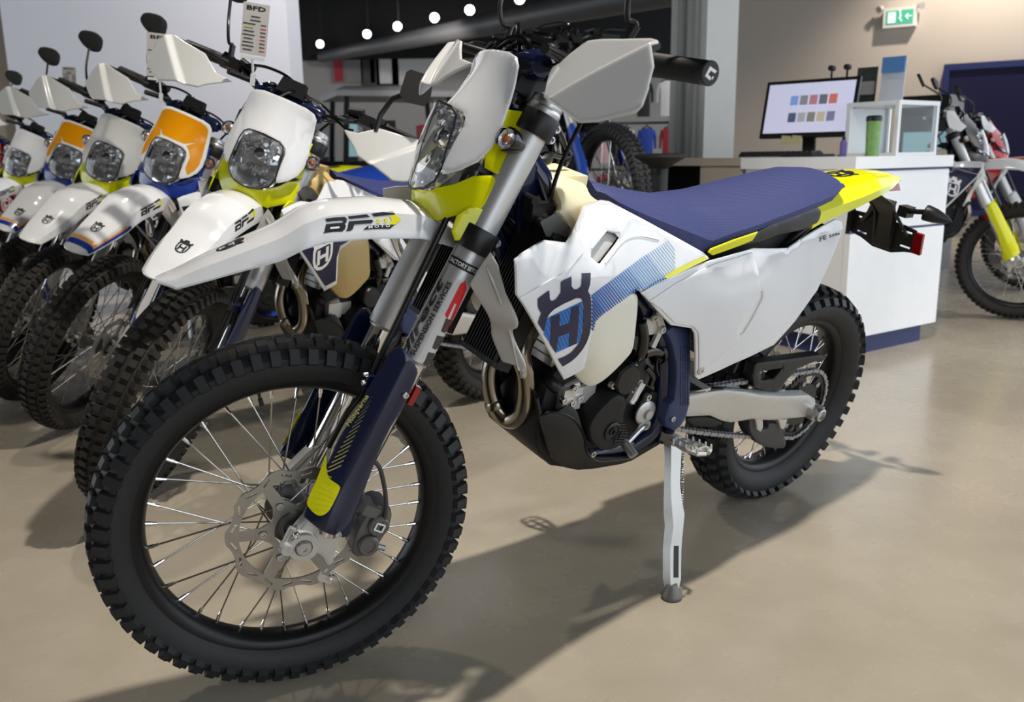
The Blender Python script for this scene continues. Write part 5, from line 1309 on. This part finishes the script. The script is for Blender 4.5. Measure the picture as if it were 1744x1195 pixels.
s0, s1 = P(1160, 870, .20) , P(1156, 772, .14)
s0 = foot + d * L * .52 - wv * .020 + tv * .004; s1 = foot + d * L * .93 - wv * .026 + tv * .004
u_, w_ = frame_of(s1 - s0)
part('stand_spring', Geo().tube([s0 + (s1 - s0) * (t / 300.) + .0065 * (math.cos(t * .52) * u_ + math.sin(t * .52) * w_) for t in range(301)], .0017, 5), 'spoke_steel', 'B', parent=ks)
part('stand_pivot', Geo().cyl(topp - np.array([0, .03, 0]), topp + np.array([0, .012, 0]), .016, n=14), 'aluminium', 'B', parent=ks)
# ================================================================ service desk and what stands on it
mat('laminate_white', srgb(232, 234, 238), .35, bump=('noise', 60, .03)); mat('laminate_shade_beige', srgb(176, 166, 152), .5, var=(6., .06)); mat('navy_board', srgb(38, 48, 96), .5)  # wing laminate: shade on the desk's side painted in as beige
mat('screen_glow', srgb(200, 200, 222), .3, emit=(srgb(190, 192, 218), .55)); mat('glass_clear', (.9, .95, .94), .02, trans=1., ior=1.2)
U = nrm(np.array([.828, .560])); V = np.array([-U[1], U[0]])
D0 = ground(1433, 613)[:2] if False else np.array([1.615, 4.19])
def dbox(g, u0, u1, v0, v1, z0, z1, m=0):
    q = [D0 + U * a + V * b for a, b in ((u0, v0), (u1, v0), (u1, v1), (u0, v1))]; return g.loft([[(p[0], p[1], z) for p in q] for z in (z0, z1)], m)
desk = thing('service_desk', (float(D0[0]), float(D0[1]), 0), label='white service desk with navy trim lines and a side wing coloured beige for shade', cat='desk')
def dpart(name, g, mt):
    g.v = [(x - D0[0], y - D0[1], z) for x, y, z in g.v]; return obj(name, g, mt, desk)
DW = .80
dpart('plinth', dbox(Geo(), .05, DW - .07, .04, .62, 0, .10), 'navy_board')
dpart('lower_panel', dbox(Geo(), 0, DW, 0, .03, .10, .615), 'laminate_white')
dpart('trim_line', dbox(Geo(), .002, DW - .002, .006, .03, .615, .628), 'navy_board')
dpart('upper_panel', dbox(Geo(), 0, DW, 0, .03, .628, .905), 'laminate_white')
dpart('trim_line', dbox(Geo(), .002, DW - .002, .006, .03, .905, .918), 'navy_board')
dpart('carcass', dbox(Geo(), .005, DW - .005, .032, .66, .10, .918), 'laminate_white')
dpart('desk_top', dbox(Geo(), -.012, DW + .012, -.012, .68, .918, .975), 'laminate_white')
wing = Geo(); dbox(wing, -.01, .44, .68, 1.75, .935, .975); dpart('wing_top', wing, 'laminate_shade_beige')
dpart('wing_panel', dbox(Geo(), .0, .03, .68, .98, .0, .935), 'laminate_shade_beige')
dpart('wing_panel', dbox(Geo(), .0, .42, 1.71, 1.74, .0, .935), 'laminate_shade_beige')
dpart('wing_back', dbox(Geo(), .40, .43, .68, 1.71, .0, .935), 'black_matte')
dpart('wing_shelf', dbox(Geo(), .02, .40, .98, 1.71, .62, .65), 'laminate_shade_beige')
def on_desk(px, py, depth): p = at_depth(px, py, depth); return p
# monitor: panel, stand, screen content
def face_frame(c, yaw):
    """local frame facing the camera side: x right, y away"""
    return np.array([[math.cos(yaw), -math.sin(yaw), 0], [math.sin(yaw), math.cos(yaw), 0], [0, 0, 1]])
mc = at_depth(1376, 190, 4.85); myaw = math.radians(-42)
mo_ = thing('computer_monitor', (float(mc[0]), float(mc[1]), .975), myaw, 'black flat computer monitor showing a web page with thumbnail photos', 'monitor')
tl = Matrix.Rotation(math.radians(-4), 3, 'X'); sw_, shh = .50, .29
zc = .975 + .265
RT = np.array(Matrix.Rotation(math.radians(-14), 3, 'X'))
def tilt(x, y, z): return RT @ np.array([x, y, z]) + np.array([0, .0, .262])
g = Geo().box(tilt(0, .012, 0), (sw_ + .03, .022, shh + .03), RT); obj('bezel', g, 'black_plastic', mo_)
scr = obj('screen', Geo().box(tilt(0, -.0005, .003), (sw_ - .01, .004, shh - .015), RT), 'screen_glow', mo_)
th_cols = [(110, 140, 190), (120, 120, 125), (160, 110, 120), (90, 95, 105), (180, 100, 90), (70, 80, 105), (150, 150, 155), (120, 115, 110), (170, 160, 140), (110, 110, 140)]
for k in range(10):
    mat('thumb_%d' % k, srgb(*th_cols[k]), .4, emit=(srgb(*th_cols[k]), .6)); r, c = divmod(k, 5)
    obj('thumbnail', Geo().box(tilt(-.085 + .055 * c, -.0035, .045 - .095 * r), (.044, .002, .052), RT), 'thumb_%d' % k, scr)
obj('stand', Geo().box((0, .04, .08), (.07, .02, .16)).box((0, .03, .007), (.24, .17, .014)), 'black_matte', mo_)
for k in range(2):
    cm_ = obj('camera_pod', Geo().cyl((.10 + .085 * k, .05, .40), (.10 + .085 * k, .05, .455), .006, n=8).cyl((.10 + .085 * k, .03, .468), (.10 + .085 * k, .07, .468), .015, n=14), 'black_matte', mo_)
kb = thing('keyboard', (float(mc[0]) - .20, float(mc[1]) - .20, .975), myaw, 'black keyboard on the desk below the monitor', 'keyboard')
obj('tray', Geo().box((0, 0, .014), (.42, .15, .02), taper=.95), 'black_matte', kb)
for r in range(4):
    for c in range(14): obj('key', Geo().box((-.19 + .029 * c, -.05 + .033 * r, .028), (.024, .026, .008), taper=.8), 'black_plastic', kb)
for k in range(2):
    p = at_depth(1326 + 18 * k, 249, 4.60); obj('sticky_note', Geo().box((0, 0, 0), (.05, .003, .042)), 'sticky', None) if False else None
mat('sticky_yellow', srgb(206, 198, 150), .7); mat('purple_plastic', srgb(104, 88, 160), .4); mat('lime_cup', srgb(120, 160, 90), .35, var=(30., .5)); mat('teal_glow', srgb(150, 190, 200), .3, emit=(srgb(150, 190, 200), .35))
for k in range(2):
    q = np.array([math.cos(myaw), math.sin(myaw)]) * (-.10 + .062 * k); o = thing('sticky_note', (float(mc[0] + q[0] + .05 * math.sin(myaw)), float(mc[1] + q[1] - .05), .975 + .108), myaw, 'pale yellow sticky note on the monitor bezel, %s the monitor foot' % ('farther from', 'closer to')[k], 'note', 'sticky notes on the monitor')
    obj('paper', Geo().box((0, 0, -.015), (.055, .002, .045), np.array(Matrix.Rotation(.1, 3, 'Y'))), 'sticky_yellow', o)
# display case with a tumbler inside and brochures on top
dc = at_depth(1515, 265, 4.62); cy = math.atan2(U[1], U[0])
q0 = np.array([1.80, 4.46])
case = thing('display_case', (float(dc[0]), float(dc[1]), .975), cy, 'white framed glass display case on the service desk', 'display case')
cw_, cd_, ch_ = .36, .30, .26
obj('case_top', Geo().box((0, 0, ch_), (cw_, cd_, .022)), 'laminate_white', case); obj('case_base', Geo().box((0, 0, .008), (cw_, cd_, .016)), 'laminate_white', case)
for a, b in ((-1, -1), (1, -1), (1, 1), (-1, 1)): obj('case_post', Geo().box((a * (cw_ / 2 - .012), b * (cd_ / 2 - .012), ch_ / 2 + .004), (.022, .022, ch_ - .016)), 'laminate_white', case)
obj('case_pane', Geo().box((0, -cd_ / 2 + .004, ch_ / 2), (cw_ - .05, .005, ch_ - .03)), 'glass_clear', case); obj('case_pane', Geo().box((cw_ / 2 - .004, 0, ch_ / 2), (.005, cd_ - .05, ch_ - .03)), 'glass_clear', case)
obj('case_back', Geo().box((0, cd_ / 2 - .006, ch_ / 2), (cw_ - .04, .008, ch_ - .03)), 'laminate_white', case)
tp = at_depth(1484, 270, 4.40)
tb = thing('travel_tumbler', (float(tp[0]), float(tp[1]), .975), 0, 'green patterned travel tumbler with a dark lid beside the display case', 'tumbler')
obj('cup', Geo().lathe([(.0005, 0), (.030, 0), (.036, .17), (.0005, .17)], (0, 0, 0), (0, 0, 1), 24), 'lime_cup', tb); obj('lid', Geo().lathe([(.038, .17), (.038, .19), (.03, .197), (.0005, .198)], (0, 0, 0), (0, 0, 1), 24), 'black_plastic', tb)
pb_ = at_depth(1435, 272, 4.5)
pbo = thing('spray_bottle', (float(pb_[0]), float(pb_[1]), .975), 0, 'small purple bottle standing beside the monitor foot', 'bottle')
obj('body', Geo().lathe([(.0005, 0), (.016, 0), (.017, .004), (.017, .07), (.010, .082), (.0005, .082)], (0, 0, 0), (0, 0, 1), 18), 'purple_plastic', pbo); obj('cap', Geo().cyl((0, 0, .082), (0, 0, .098), .009, n=12), 'black_plastic', pbo)
mat('leaflet_sky', srgb(90, 140, 205), .5); mat('leaflet_white', srgb(214, 220, 228), .5); mat('leaflet_green', srgb(120, 150, 40), .5); mat('leaflet_dark', srgb(60, 70, 66), .5, var=(25., .5))
lf = at_depth(1520, 150, 4.66)
lo_ = thing('leaflet_holder', (float(lf[0]), float(lf[1]), .975 + ch_ + .011), myaw, 'tall leaflet with blue sky and white text in a clear stand', 'leaflet')
R5 = np.array(Matrix.Rotation(-.12, 3, 'X'))
obj('leaflet', Geo().box((0, 0, .12), (.12, .006, .24), R5), 'leaflet_white', lo_)
obj('sky_picture', Geo().box((0, -.011, .198), (.118, .004, .08), R5), 'leaflet_sky', lo_); obj('grass_picture', Geo().box((0, .012, .020), (.10, .004, .035), R5), 'leaflet_green', lo_)
for k in range(5): obj('text_line', Geo().box((-.01 + .006 * (k % 2), -.001 + .003 * k, .055 + .022 * k), (.075, .009, .005), R5), 'grey_print', lo_)
l2 = at_depth(1474, 165, 4.80)
l2o = thing('leaflet_holder', (float(l2[0]), float(l2[1]), .975 + ch_ + .011), myaw, 'dark leaflet with a white motorcycle picture beside the monitor', 'leaflet')
obj('leaflet', Geo().box((0, 0, .10), (.11, .006, .20), R5), 'leaflet_dark', l2o); obj('picture', Geo().box((.005, -.004, .09), (.085, .004, .07), R5), 'grey_plastic', l2o)
# drinks cooler behind the desk
fr = at_depth(1570, 185, 7.2); fo = thing('drinks_cooler', (float(fr[0]), float(fr[1]), 0), myaw, 'dark drinks cooler with a lit pale blue door behind the desk', 'cooler')
obj('cabinet', Geo().box((0, .2, .72), (.42, .4, 1.44)), 'dark_grey_plastic', fo); obj('door', Geo().box((.04, -.008, .60), (.33, .016, 1.1)), 'teal_glow', fo)
obj('header_panel', Geo().box((0, -.006, 1.36), (.42, .012, .16)), 'black_matte', fo)
# padded stool behind the bike
sp_ = at_depth(1125, 268, 3.95); so_ = thing('pedestal_stool', (float(sp_[0]), float(sp_[1]), 0), .3, 'black padded stool top on a grey pedestal beside the desk wing', 'stool')
obj('pad', Geo().loft([[(a * math.cos(t), .10 * math.sin(t) * b, z) for t in np.linspace(0, 2 * math.pi, 21)[:-1]] for a, b, z in ((.03, .4, .935), (.06, .7, .955), (.118, 1, .985), (.122, 1, .997), (.10, .8, 1.004))]), 'black_matte', so_)
obj('post', Geo().tube([(0, 0, .04), (0, 0, .60), (.0, 0, .80), (0, 0, .945)], [.022, .024, .034, .036], 16), 'charcoal_metal', so_)
obj('base', Geo().lathe([(.0005, 0), (.22, 0), (.22, .014), (.05, .04), (.03, .07), (.0005, .07)], (0, 0, 0), (0, 0, 1), 28), 'charcoal_metal', so_)
# exit sign on the wall
mat('exit_green', srgb(70, 160, 130), .4, emit=(srgb(80, 175, 145), .45)); mat('exit_white', srgb(210, 230, 224), .4, emit=(srgb(200, 230, 220), .5))
wn = np.array([-WD[1], WD[0]]); wn = wn if wn @ (-WP) > 0 else -wn
ew = WP + wn * .06; eo = thing('exit_sign', (float(ew[0]), float(ew[1]), 2.44), math.atan2(WD[1], WD[0]), 'small green and white exit sign with twin lamp heads on the beige wall', 'sign')
obj('housing', Geo().box((0, 0, .10), (.36, .09, .22)), 'white_matte', eo)
sg_ = obj('sign_face', Geo().box((0, -.047, .10), (.30, .006, .155)), 'exit_green', eo)
# running figure and arrow pictogram
fg_ = Geo().box((-.085, -.0515, .10), (.085, .003, .12)); obj('doorway_pictogram', fg_, 'exit_white', sg_)
obj('figure_pictogram', Geo().tube([(.0, -.052, .15), (.01, -.052, .115), (.0, -.052, .085), (.025, -.052, .05)], .010, 6).ball((.0, -.052, .165), .013, 5), 'exit_white', sg_)
obj('arrow_pictogram', Geo().tube([(.13, -.052, .10), (.07, -.052, .10)], .009, 6).tube([(.095, -.052, .13), (.065, -.052, .10), (.095, -.052, .07)], .008, 6), 'exit_white', sg_)
for sgn_ in (-1, 1): obj('lamp_head', Geo().cyl((sgn_ * .21, -.01, .22), (sgn_ * .235, -.06, .20), .032, .04, 14).cyl((sgn_ * .17, 0, .19), (sgn_ * .21, 0, .21), .012, n=8), 'grey_plastic', eo)
# navy framed board on the wall
nb = WP + WD * 1.12 + wn * .03
no_ = thing('navy_board', (float(nb[0]), float(nb[1]), .25), math.atan2(WD[1], WD[0]), 'dark navy framed board mounted on the beige wall', 'board')
obj('panel', Geo().box((0, 0, .85), (1.12, .04, 1.7)), 'navy_print', no_)
for nm, c_, s_ in (('frame_rail', (0, -.03, 1.69), (1.2, .05, .07)), ('frame_rail', (0, -.03, .03), (1.2, .05, .07)), ('frame_stile', (-.57, -.03, .86), (.07, .05, 1.6)), ('frame_stile', (.57, -.03, .86), (.07, .05, 1.6))): obj(nm, Geo().box(c_, s_), 'navy_board', no_)

# ================================================================ lamps, duct and the far showroom
mat('lamp_glow', (1, 1, 1), .5, emit=((1., .97, .92), 14.)); mat('duct_grey', srgb(84, 84, 86), .5, metal=.2)
for k, (px_, py_) in enumerate(((545, 75), (625, 58), (677, 45), (740, 30), (800, 17), (885, -2), (990, -22))):
    d_ = 2.25 * FPX / (272 - py_) ; p = at_depth(px_, py_, 1.); dd = d_ / p[1] if False else d_
    p = at_depth(px_, py_, d_)
    lo2 = thing('track_lamp', tuple(map(float, p)), .4, 'bright white track spotlight, %s counted from the white wall panel' % ('first', 'second', 'third', 'fourth', 'fifth', 'sixth', 'seventh')[k], 'lamp', 'track spotlights over the far showroom')
    obj('head', Geo().cyl((0, .02, 0), (.10, .16, .05), .075, .06, 16), 'charcoal_metal', lo2); obj('bulb', Geo().ball((0, 0, 0), .07, 8), 'lamp_glow', lo2)
    obj('stem', Geo().cyl((.05, .1, .03), (.05, .1, 4.19 - float(p[2])), .012, n=8), 'ceiling_black', lo2)
da, db = at_depth(548, 97, 18.), at_depth(1160, -22, 11.5); do_ = obj('air_duct', Geo().tube([da + (db - da) * t for t in np.linspace(0, 1, 14)], [.11 + .11 * t for t in np.linspace(0, 1, 14)], 20), 'duct_grey', label='long grey round air duct under the black ceiling', cat='duct')
def col(name, rgb, **k): return mat(name, srgb(*rgb), k.pop('rough', .7), **k) and name
col('cloth_blue', (34, 66, 160)); col('cloth_white', (206, 204, 206)); col('cloth_red', (150, 40, 50)); col('cloth_black', (34, 33, 36)); col('cloth_pink', (206, 170, 176)); col('cloth_lime', (160, 190, 60)); col('poster_grey', (120, 116, 116), var=(6., .3)); col('display_white', (196, 194, 194)); col('wood_brown', (120, 92, 72))
def jersey(x, y, z, h, mt, lab):
    o = thing('jersey', (x, y, z), 0, lab, 'jersey', 'jerseys hanging on the far rack')
    w = h * .20
    obj('torso', Geo().loft([[(x * w * s_, y * .05, -z * h) for x, y in ((-1, -.6), (0, -1), (1, -.6), (1, .6), (0, 1), (-1, .6))] for s_, z in ((.45, 0), (1., .08), (.86, .4), (.9, 1.))]), mt, o)
    for sgn_ in (-1, 1): obj('sleeve', Geo().tube([(sgn_ * w * .9, 0, -.06 * h), (sgn_ * w * 1.25, 0, -.28 * h), (sgn_ * w * 1.3, 0, -.6 * h)], [.3 * w, .24 * w, .18 * w], 10), mt, o)
    obj('hanger', Geo().tube([(-w * .8, 0, -.02 * h), (0, 0, .07 * h), (w * .8, 0, -.02 * h)], .008, 6).tube([(0, 0, .07 * h), (0, 0, .13 * h), (.02, 0, .16 * h), (.04, 0, .13 * h)], .006, 6), 'black_matte', o)
ra = at_depth(1100, 128, 9.3); rk = thing('clothes_rack', (float(ra[0]), float(ra[1]), 0), 0, 'grey metal clothes rack holding coloured jerseys left of the column', 'rack')
RZ = (.80, 1.28, 1.76)
for z_ in RZ: obj('rail', Geo().cyl((-1.15, 0, z_ + .055), (.45, 0, z_ + .055), .014, n=8), 'charcoal_metal', rk)
for x_ in (-1.15, .45):
    obj('post', Geo().cyl((x_, 0, 0), (x_, 0, 1.9), .016, n=8), 'charcoal_metal', rk); obj('foot', Geo().box((x_, 0, .02), (.04, .5, .04)), 'charcoal_metal', rk)
CL_ = [(2, 'cloth_black', 'black', -.02), (2, 'cloth_white', 'plain white', .22), (2, 'cloth_black', 'faded black', -.45), (2, 'poster_grey', 'mottled grey', -.9),
       (1, 'cloth_pink', 'pale pink', -.42), (1, 'cloth_white', 'cream white', -.2), (1, 'cloth_blue', 'royal blue', .02), (1, 'cloth_red', 'dark red', .26), (1, 'cloth_lime', 'lime green', -.66), (1, 'cloth_white', 'off white', -.9),
       (0, 'cloth_red', 'bright red', -.42), (0, 'cloth_white', 'grey white', -.18), (0, 'cloth_white', 'chalk white', .05), (0, 'cloth_blue', 'deep blue', .28), (0, 'cloth_blue', 'navy blue', -.7), (0, 'cloth_white', 'pale white', -.95)]
for r_, mt_, nm, dx in CL_: jersey(float(ra[0]) + dx, float(ra[1]), RZ[r_], .36, mt_, '%s jersey hanging on the %s rail of the rack left of the column' % (nm, ('lowest', 'middle', 'top')[r_]))
# side-by-side vehicle with a pale roof and dark cage far behind
ub = at_depth(665, 215, 11.0); uo = thing('utility_vehicle', (float(ub[0]), float(ub[1]), 0), .35, 'black off-road utility vehicle with a white roof behind the row of bikes', 'vehicle')
obj('roof', Geo().loft([[(x, y, z) for x, y in ((-.75 * s_, -.6 * s_), (.75 * s_, -.6 * s_), (.75 * s_, .6 * s_), (-.75 * s_, .6 * s_))] for s_, z in ((1, 1.72), (1.02, 1.78), (.85, 1.84))]), 'display_white', uo)
for a, b in ((-1, -1), (1, -1), (1, 1), (-1, 1)):
    obj('cage_post', Geo().tube([(a * .68, b * .55, .9), (a * .62, b * .52, 1.72)], .035, 8), 'black_matte', uo)
    obj('wheel', Geo().lathe([(.12, -.1), (.2, -.11), (.30, -.1), (.34, -.06), (.34, .06), (.30, .1), (.2, .11), (.12, .1)], (a * .85, b * .62, .34), (0, 1, 0), 24, closed=True), 'rubber', uo)
obj('body', Geo().loft([[(x, y, z) for y, z in ((-.6, .35), (.6, .35), (.62, .75), (.5, .98), (-.5, .98), (-.62, .75))] for x in (-1.2, -.6, .5, 1.25)]), 'black_plastic', uo)
obj('seat_row', Geo().box((-.15, 0, 1.15), (.25, 1.0, .6), taper=.9), 'black_matte', uo)
# poster panels and boxes on the far wall
for k, (px_, py_, w_, h_, mt_, lab) in enumerate(((612, 118, .9, .7, 'poster_grey', 'dark grey poster panel with a red edge on the far wall'), (655, 120, .8, .75, 'dark_grey_plastic', 'plain dark panel on the far wall above the utility vehicle'), (700, 125, 1.3, .6, 'display_white', 'white panel on the far wall beside the dark panel'))):
    p = at_depth(px_, py_, 19.3); po = thing('wall_poster', (float(p[0]), 19.44, float(p[2])), 0, lab, 'poster')
    obj('board', Geo().box((0, 0, 0), (w_, .05, h_)), mt_, po)
    obj('poster_strip', Geo().box((-w_ * .35, -.03, 0), (w_ * .2, .02, h_ * .9)), 'cloth_red' if k == 0 else mt_, po)
for k, (px_, py_, w_, h_, dpt, mt_, lab) in enumerate(((548, 225, .42, .8, 14.5, 'display_white', 'white display cabinet far behind the row of bikes'), (598, 240, .22, .5, 14.5, 'teal_glow', 'narrow pale blue lit cabinet beside the white one'), (520, 200, .3, .3, 14, 'cloth_black', 'small black box on the far shelf'), (775, 240, .4, .25, 8., 'wood_brown', 'brown wooden crate behind the headlight'), (728, 232, .16, .16, 7.6, 'cloth_red', 'red carton beside the brown crate'), (900, 240, .35, .3, 7.6, 'cloth_white', 'white carton behind the fork'), (962, 225, .24, .22, 7.0, 'cloth_pink', 'pale pink carton behind the handguard'))):
    p = at_depth(px_, py_, dpt); z0 = float(p[2]) - h_ / 2
    bo = thing('carton' if 'c' in lab.split()[1] else 'display_box', (float(p[0]), float(p[1]), 0), .2, lab, 'box')
    obj('box_body', Geo().box((0, 0, z0 + h_ / 2), (w_, .3, h_)), mt_, bo); obj('lid_flap', Geo().box((0, 0, z0 + h_ + .006), (w_ * 1.02, .31, .012)), mt_, bo)
    if z0 > .05: obj('pedestal', Geo().box((0, 0, z0 / 2), (w_ * .9, .28, z0)), 'dark_grey_plastic', bo)

# ================================================================ price cards on the parked bikes
mat('card_grey', srgb(176, 172, 168), .5); mat('clip_clear', srgb(200, 202, 206), .2)
def price_card(px, py, d, w, h, roll, lab):
    p = at_depth(px, py, d); o = thing('price_card', tuple(map(float, p)), math.atan2(-(px - 872), 1496) * .6, lab, 'price card', 'price cards clipped to the handlebars')
    Rr = np.array(Matrix.Rotation(roll, 3, 'Y')); T = lambda x, y, z: Rr @ np.array([x, y, z])
    c_ = obj('card', Geo().box(T(0, 0, 0), (w, .002, h), Rr), 'card_grey', o)
    V, Fc = text_polys('BFD'); sc = w * .72 / V[:, 0].max()
    obj('dealer_name', Geo().add([T(-w * .36 + x * sc, -.0018, h * .36 + y * h * .085) for x, y in V], Fc), 'black_print', c_)
    for k in range(10):
        z = h * (.24 - .072 * k); m_ = 'olive_print' if k == 3 else 'grey_print'
        obj('text_line', Geo().box(T(-w * .22 if k > 1 else 0, -.0014, z), (w * (.34 + .12 * ((k * 7) % 3) / 2), .001, h * .022), Rr), m_, c_)
        if k > 1: obj('price_line', Geo().box(T(w * .32, -.0014, z), (w * .2, .001, h * .02), Rr), 'red_print' if k % 3 == 0 else 'grey_print', c_)
    obj('clip', Geo().box(T(0, 0, -h * .56), (w * .9, .006, h * .06), Rr).cyl(T(0, 0, -h * .58), T(.004, .01, -h * .95), .0035, n=8).box(T(.004, .01, -h * .98), (.012, .012, .03), Rr), 'clip_clear', o)
price_card(434, 50, 2.35, .068, .132, math.radians(9), 'grey price card clipped to the handlebar of the white-masked bike')
price_card(272, 94, 2.95, .082, .140, math.radians(6), 'grey price card clipped beside the orange-masked bike nearest the front')
price_card(118, 130, 3.9, .055, .08, math.radians(4), 'small grey price card clipped above the second orange-masked bike')
# ================================================================ motorcycles in the showroom
hero = make_motorcycle('motorcycle', 'white and navy enduro motorcycle with yellow tail leaning on its side stand', HERO, kind='hero')
ROWG = 'enduro motorcycles parked in the back row'
RB = dict(mask='white_matte', mask_trim='white_plastic', cowl='blue_plastic', fork_guard='white_plastic', tail='blue_plastic', guard_decal='blue_plastic', strip='blue_plastic', frame='blue_plastic', tyre='rubber_brown', tank='tank_amber', tank_low='tank_amber', seat='blue_plastic')
RW = dict(tyre='rubber_brown', tank='tank_amber', tank_low='tank_amber')
RS = dict(RW, mask='silver_white_plastic')
RED = dict(tyre='rubber_brown', mask='red_plastic', cowl='red_plastic', fork_guard='white_plastic', fender='red_plastic', shroud='red_plastic', side='white_plastic', tail='red_plastic', frame='black_plastic', strip='red_plastic', seat='red_plastic', tank='black_plastic', tank_low='black_plastic', shroud_print='red_plastic', guard='black_plastic')
rowb = [
    (dict(x=-0.1164, y=3.6496, yaw=3.9926, lean=0.1762, steer=0.6357), RW, 'white enduro motorcycle with white mask and yellow cowl next to the foremost bike'),
    (dict(x=-0.5473, y=4.3107, yaw=3.8866, lean=0.1578, steer=0.6825, extras=('two_tone', 'border')), RB, 'orange-masked motorcycle with blue cowl parked beside the white-masked one'),
    (dict(x=-1.0469, y=4.8123, yaw=3.9649, lean=0.1490, steer=0.7008), RS, 'grey-white-masked motorcycle parked between the two orange-masked ones'),
    (dict(x=-1.5341, y=5.3862, yaw=4.0302, lean=0.1303, steer=0.7209, extras=('two_tone', 'border')), RB, 'orange-masked motorcycle with blue cowl between two grey-white-masked ones'),
    (dict(x=-2.1814, y=6.3159, yaw=3.8931, lean=0.1352, steer=0.6884), RS, 'grey-white-masked motorcycle parked beside the red one in the row'),
    (dict(x=-2.78, y=6.88, yaw=3.9, lean=0.13, steer=0.69), RED, 'red motorcycle at the tan wall end of the row'),
]
roots = [make_motorcycle('motorcycle', lab, pose, roles, group=ROWG, skip=('mirror_left',)) for pose, roles, lab in rowb]
# folded-down left mirror of the nearest parked bike
Wi = np.array(roots[0].matrix_world.inverted())
bpy.context.view_layer.update(); Wi = np.array(roots[0].matrix_world.inverted())
def loc(px, py, d): return (Wi @ np.append(at_depth(px, py, d), 1))[:3]
mq = [[loc(x, y, d) for x, y in ((692, 122), (700, 118), (730, 128), (738, 136), (733, 170), (722, 181), (690, 174), (680, 160))] for d in (2.52, 2.545)]
mh = obj('mirror_head', Geo().loft(mq), 'black_matte', roots[0]); obj('mirror_stalk', Geo().tube([loc(690, 160, 2.54), loc(668, 168, 2.55), loc(648, 196, 2.56), loc(640, 225, 2.56)], .008, 8), 'black_plastic', mh)
make_motorcycle('motorcycle', 'white motorcycle with yellow fork guards behind the service desk', dict(x=1.62, y=5.68, yaw=math.radians(-19), lean=.08, steer=-.25), dict(tyre='rubber_brown', mask='black_plastic', cowl='black_plastic', fork_guard='yellow_plastic', guard='grey_plastic'))
make_motorcycle('motorcycle', 'red motorcycle parked behind the yellow-guarded white one', dict(x=2.35, y=6.75, yaw=math.radians(-17), lean=.10, steer=-.2), dict(tyre='rubber_brown', mask='red_plastic', cowl='red_plastic', fork_guard='white_plastic', fender='red_plastic', shroud='red_plastic', side='white_plastic', tail='red_plastic', frame='black_plastic', strip='red_plastic', seat='red_plastic', tank='black_plastic', tank_low='black_plastic', shroud_print='red_plastic'))

# blue motorcycle on a display plinth behind the hero
bw = at_depth(1040, 322, 4.75); by = math.radians(-60)
off_ = np.array([WB * math.cos(by), WB * math.sin(by)]); zl = float(bw[2]) - RF
bx0, by0 = float(bw[0]) - off_[0], float(bw[1]) - off_[1]
make_motorcycle('motorcycle', 'blue motorcycle raised on a dark plinth behind the foremost bike', dict(x=bx0, y=by0, z=zl, yaw=by, lean=.0, steer=-.1), dict(mask='blue_plastic', cowl='blue_plastic', fender='royal_blue', shroud='royal_blue', side='royal_blue', tail='royal_blue', frame='black_plastic', guard='white_plastic', fork_guard='royal_blue', strip='royal_blue', seat='black_matte', tank='royal_blue', tank_low='royal_blue', shroud_print='navy_print', guard_decal='royal_blue'), skip=('mirror_left', 'mirror_right', 'handguard', 'handguard_mount', 'side_stand', 'headlight_mask', 'headlight_cowl', 'cowl_cheek', 'cowl_bracket', 'headlight_housing', 'instrument', 'bar_pad', 'turn_signal'))
pc_ = np.array([bx0, by0]) + off_ * .5; R_ = np.array(Matrix.Rotation(by, 3, 'Z')); pl = thing('display_plinth', (float(pc_[0]), float(pc_[1]), 0), by, 'dark display plinth carrying the blue motorcycle', 'plinth')
obj('plinth_body', Geo().box((0, 0, (zl - .03) / 2), (2.1, .5, zl - .03)), 'dark_grey_plastic', pl); obj('plinth_top', Geo().box((0, 0, zl - .015), (2.2, .6, .03)), 'black_matte', pl)
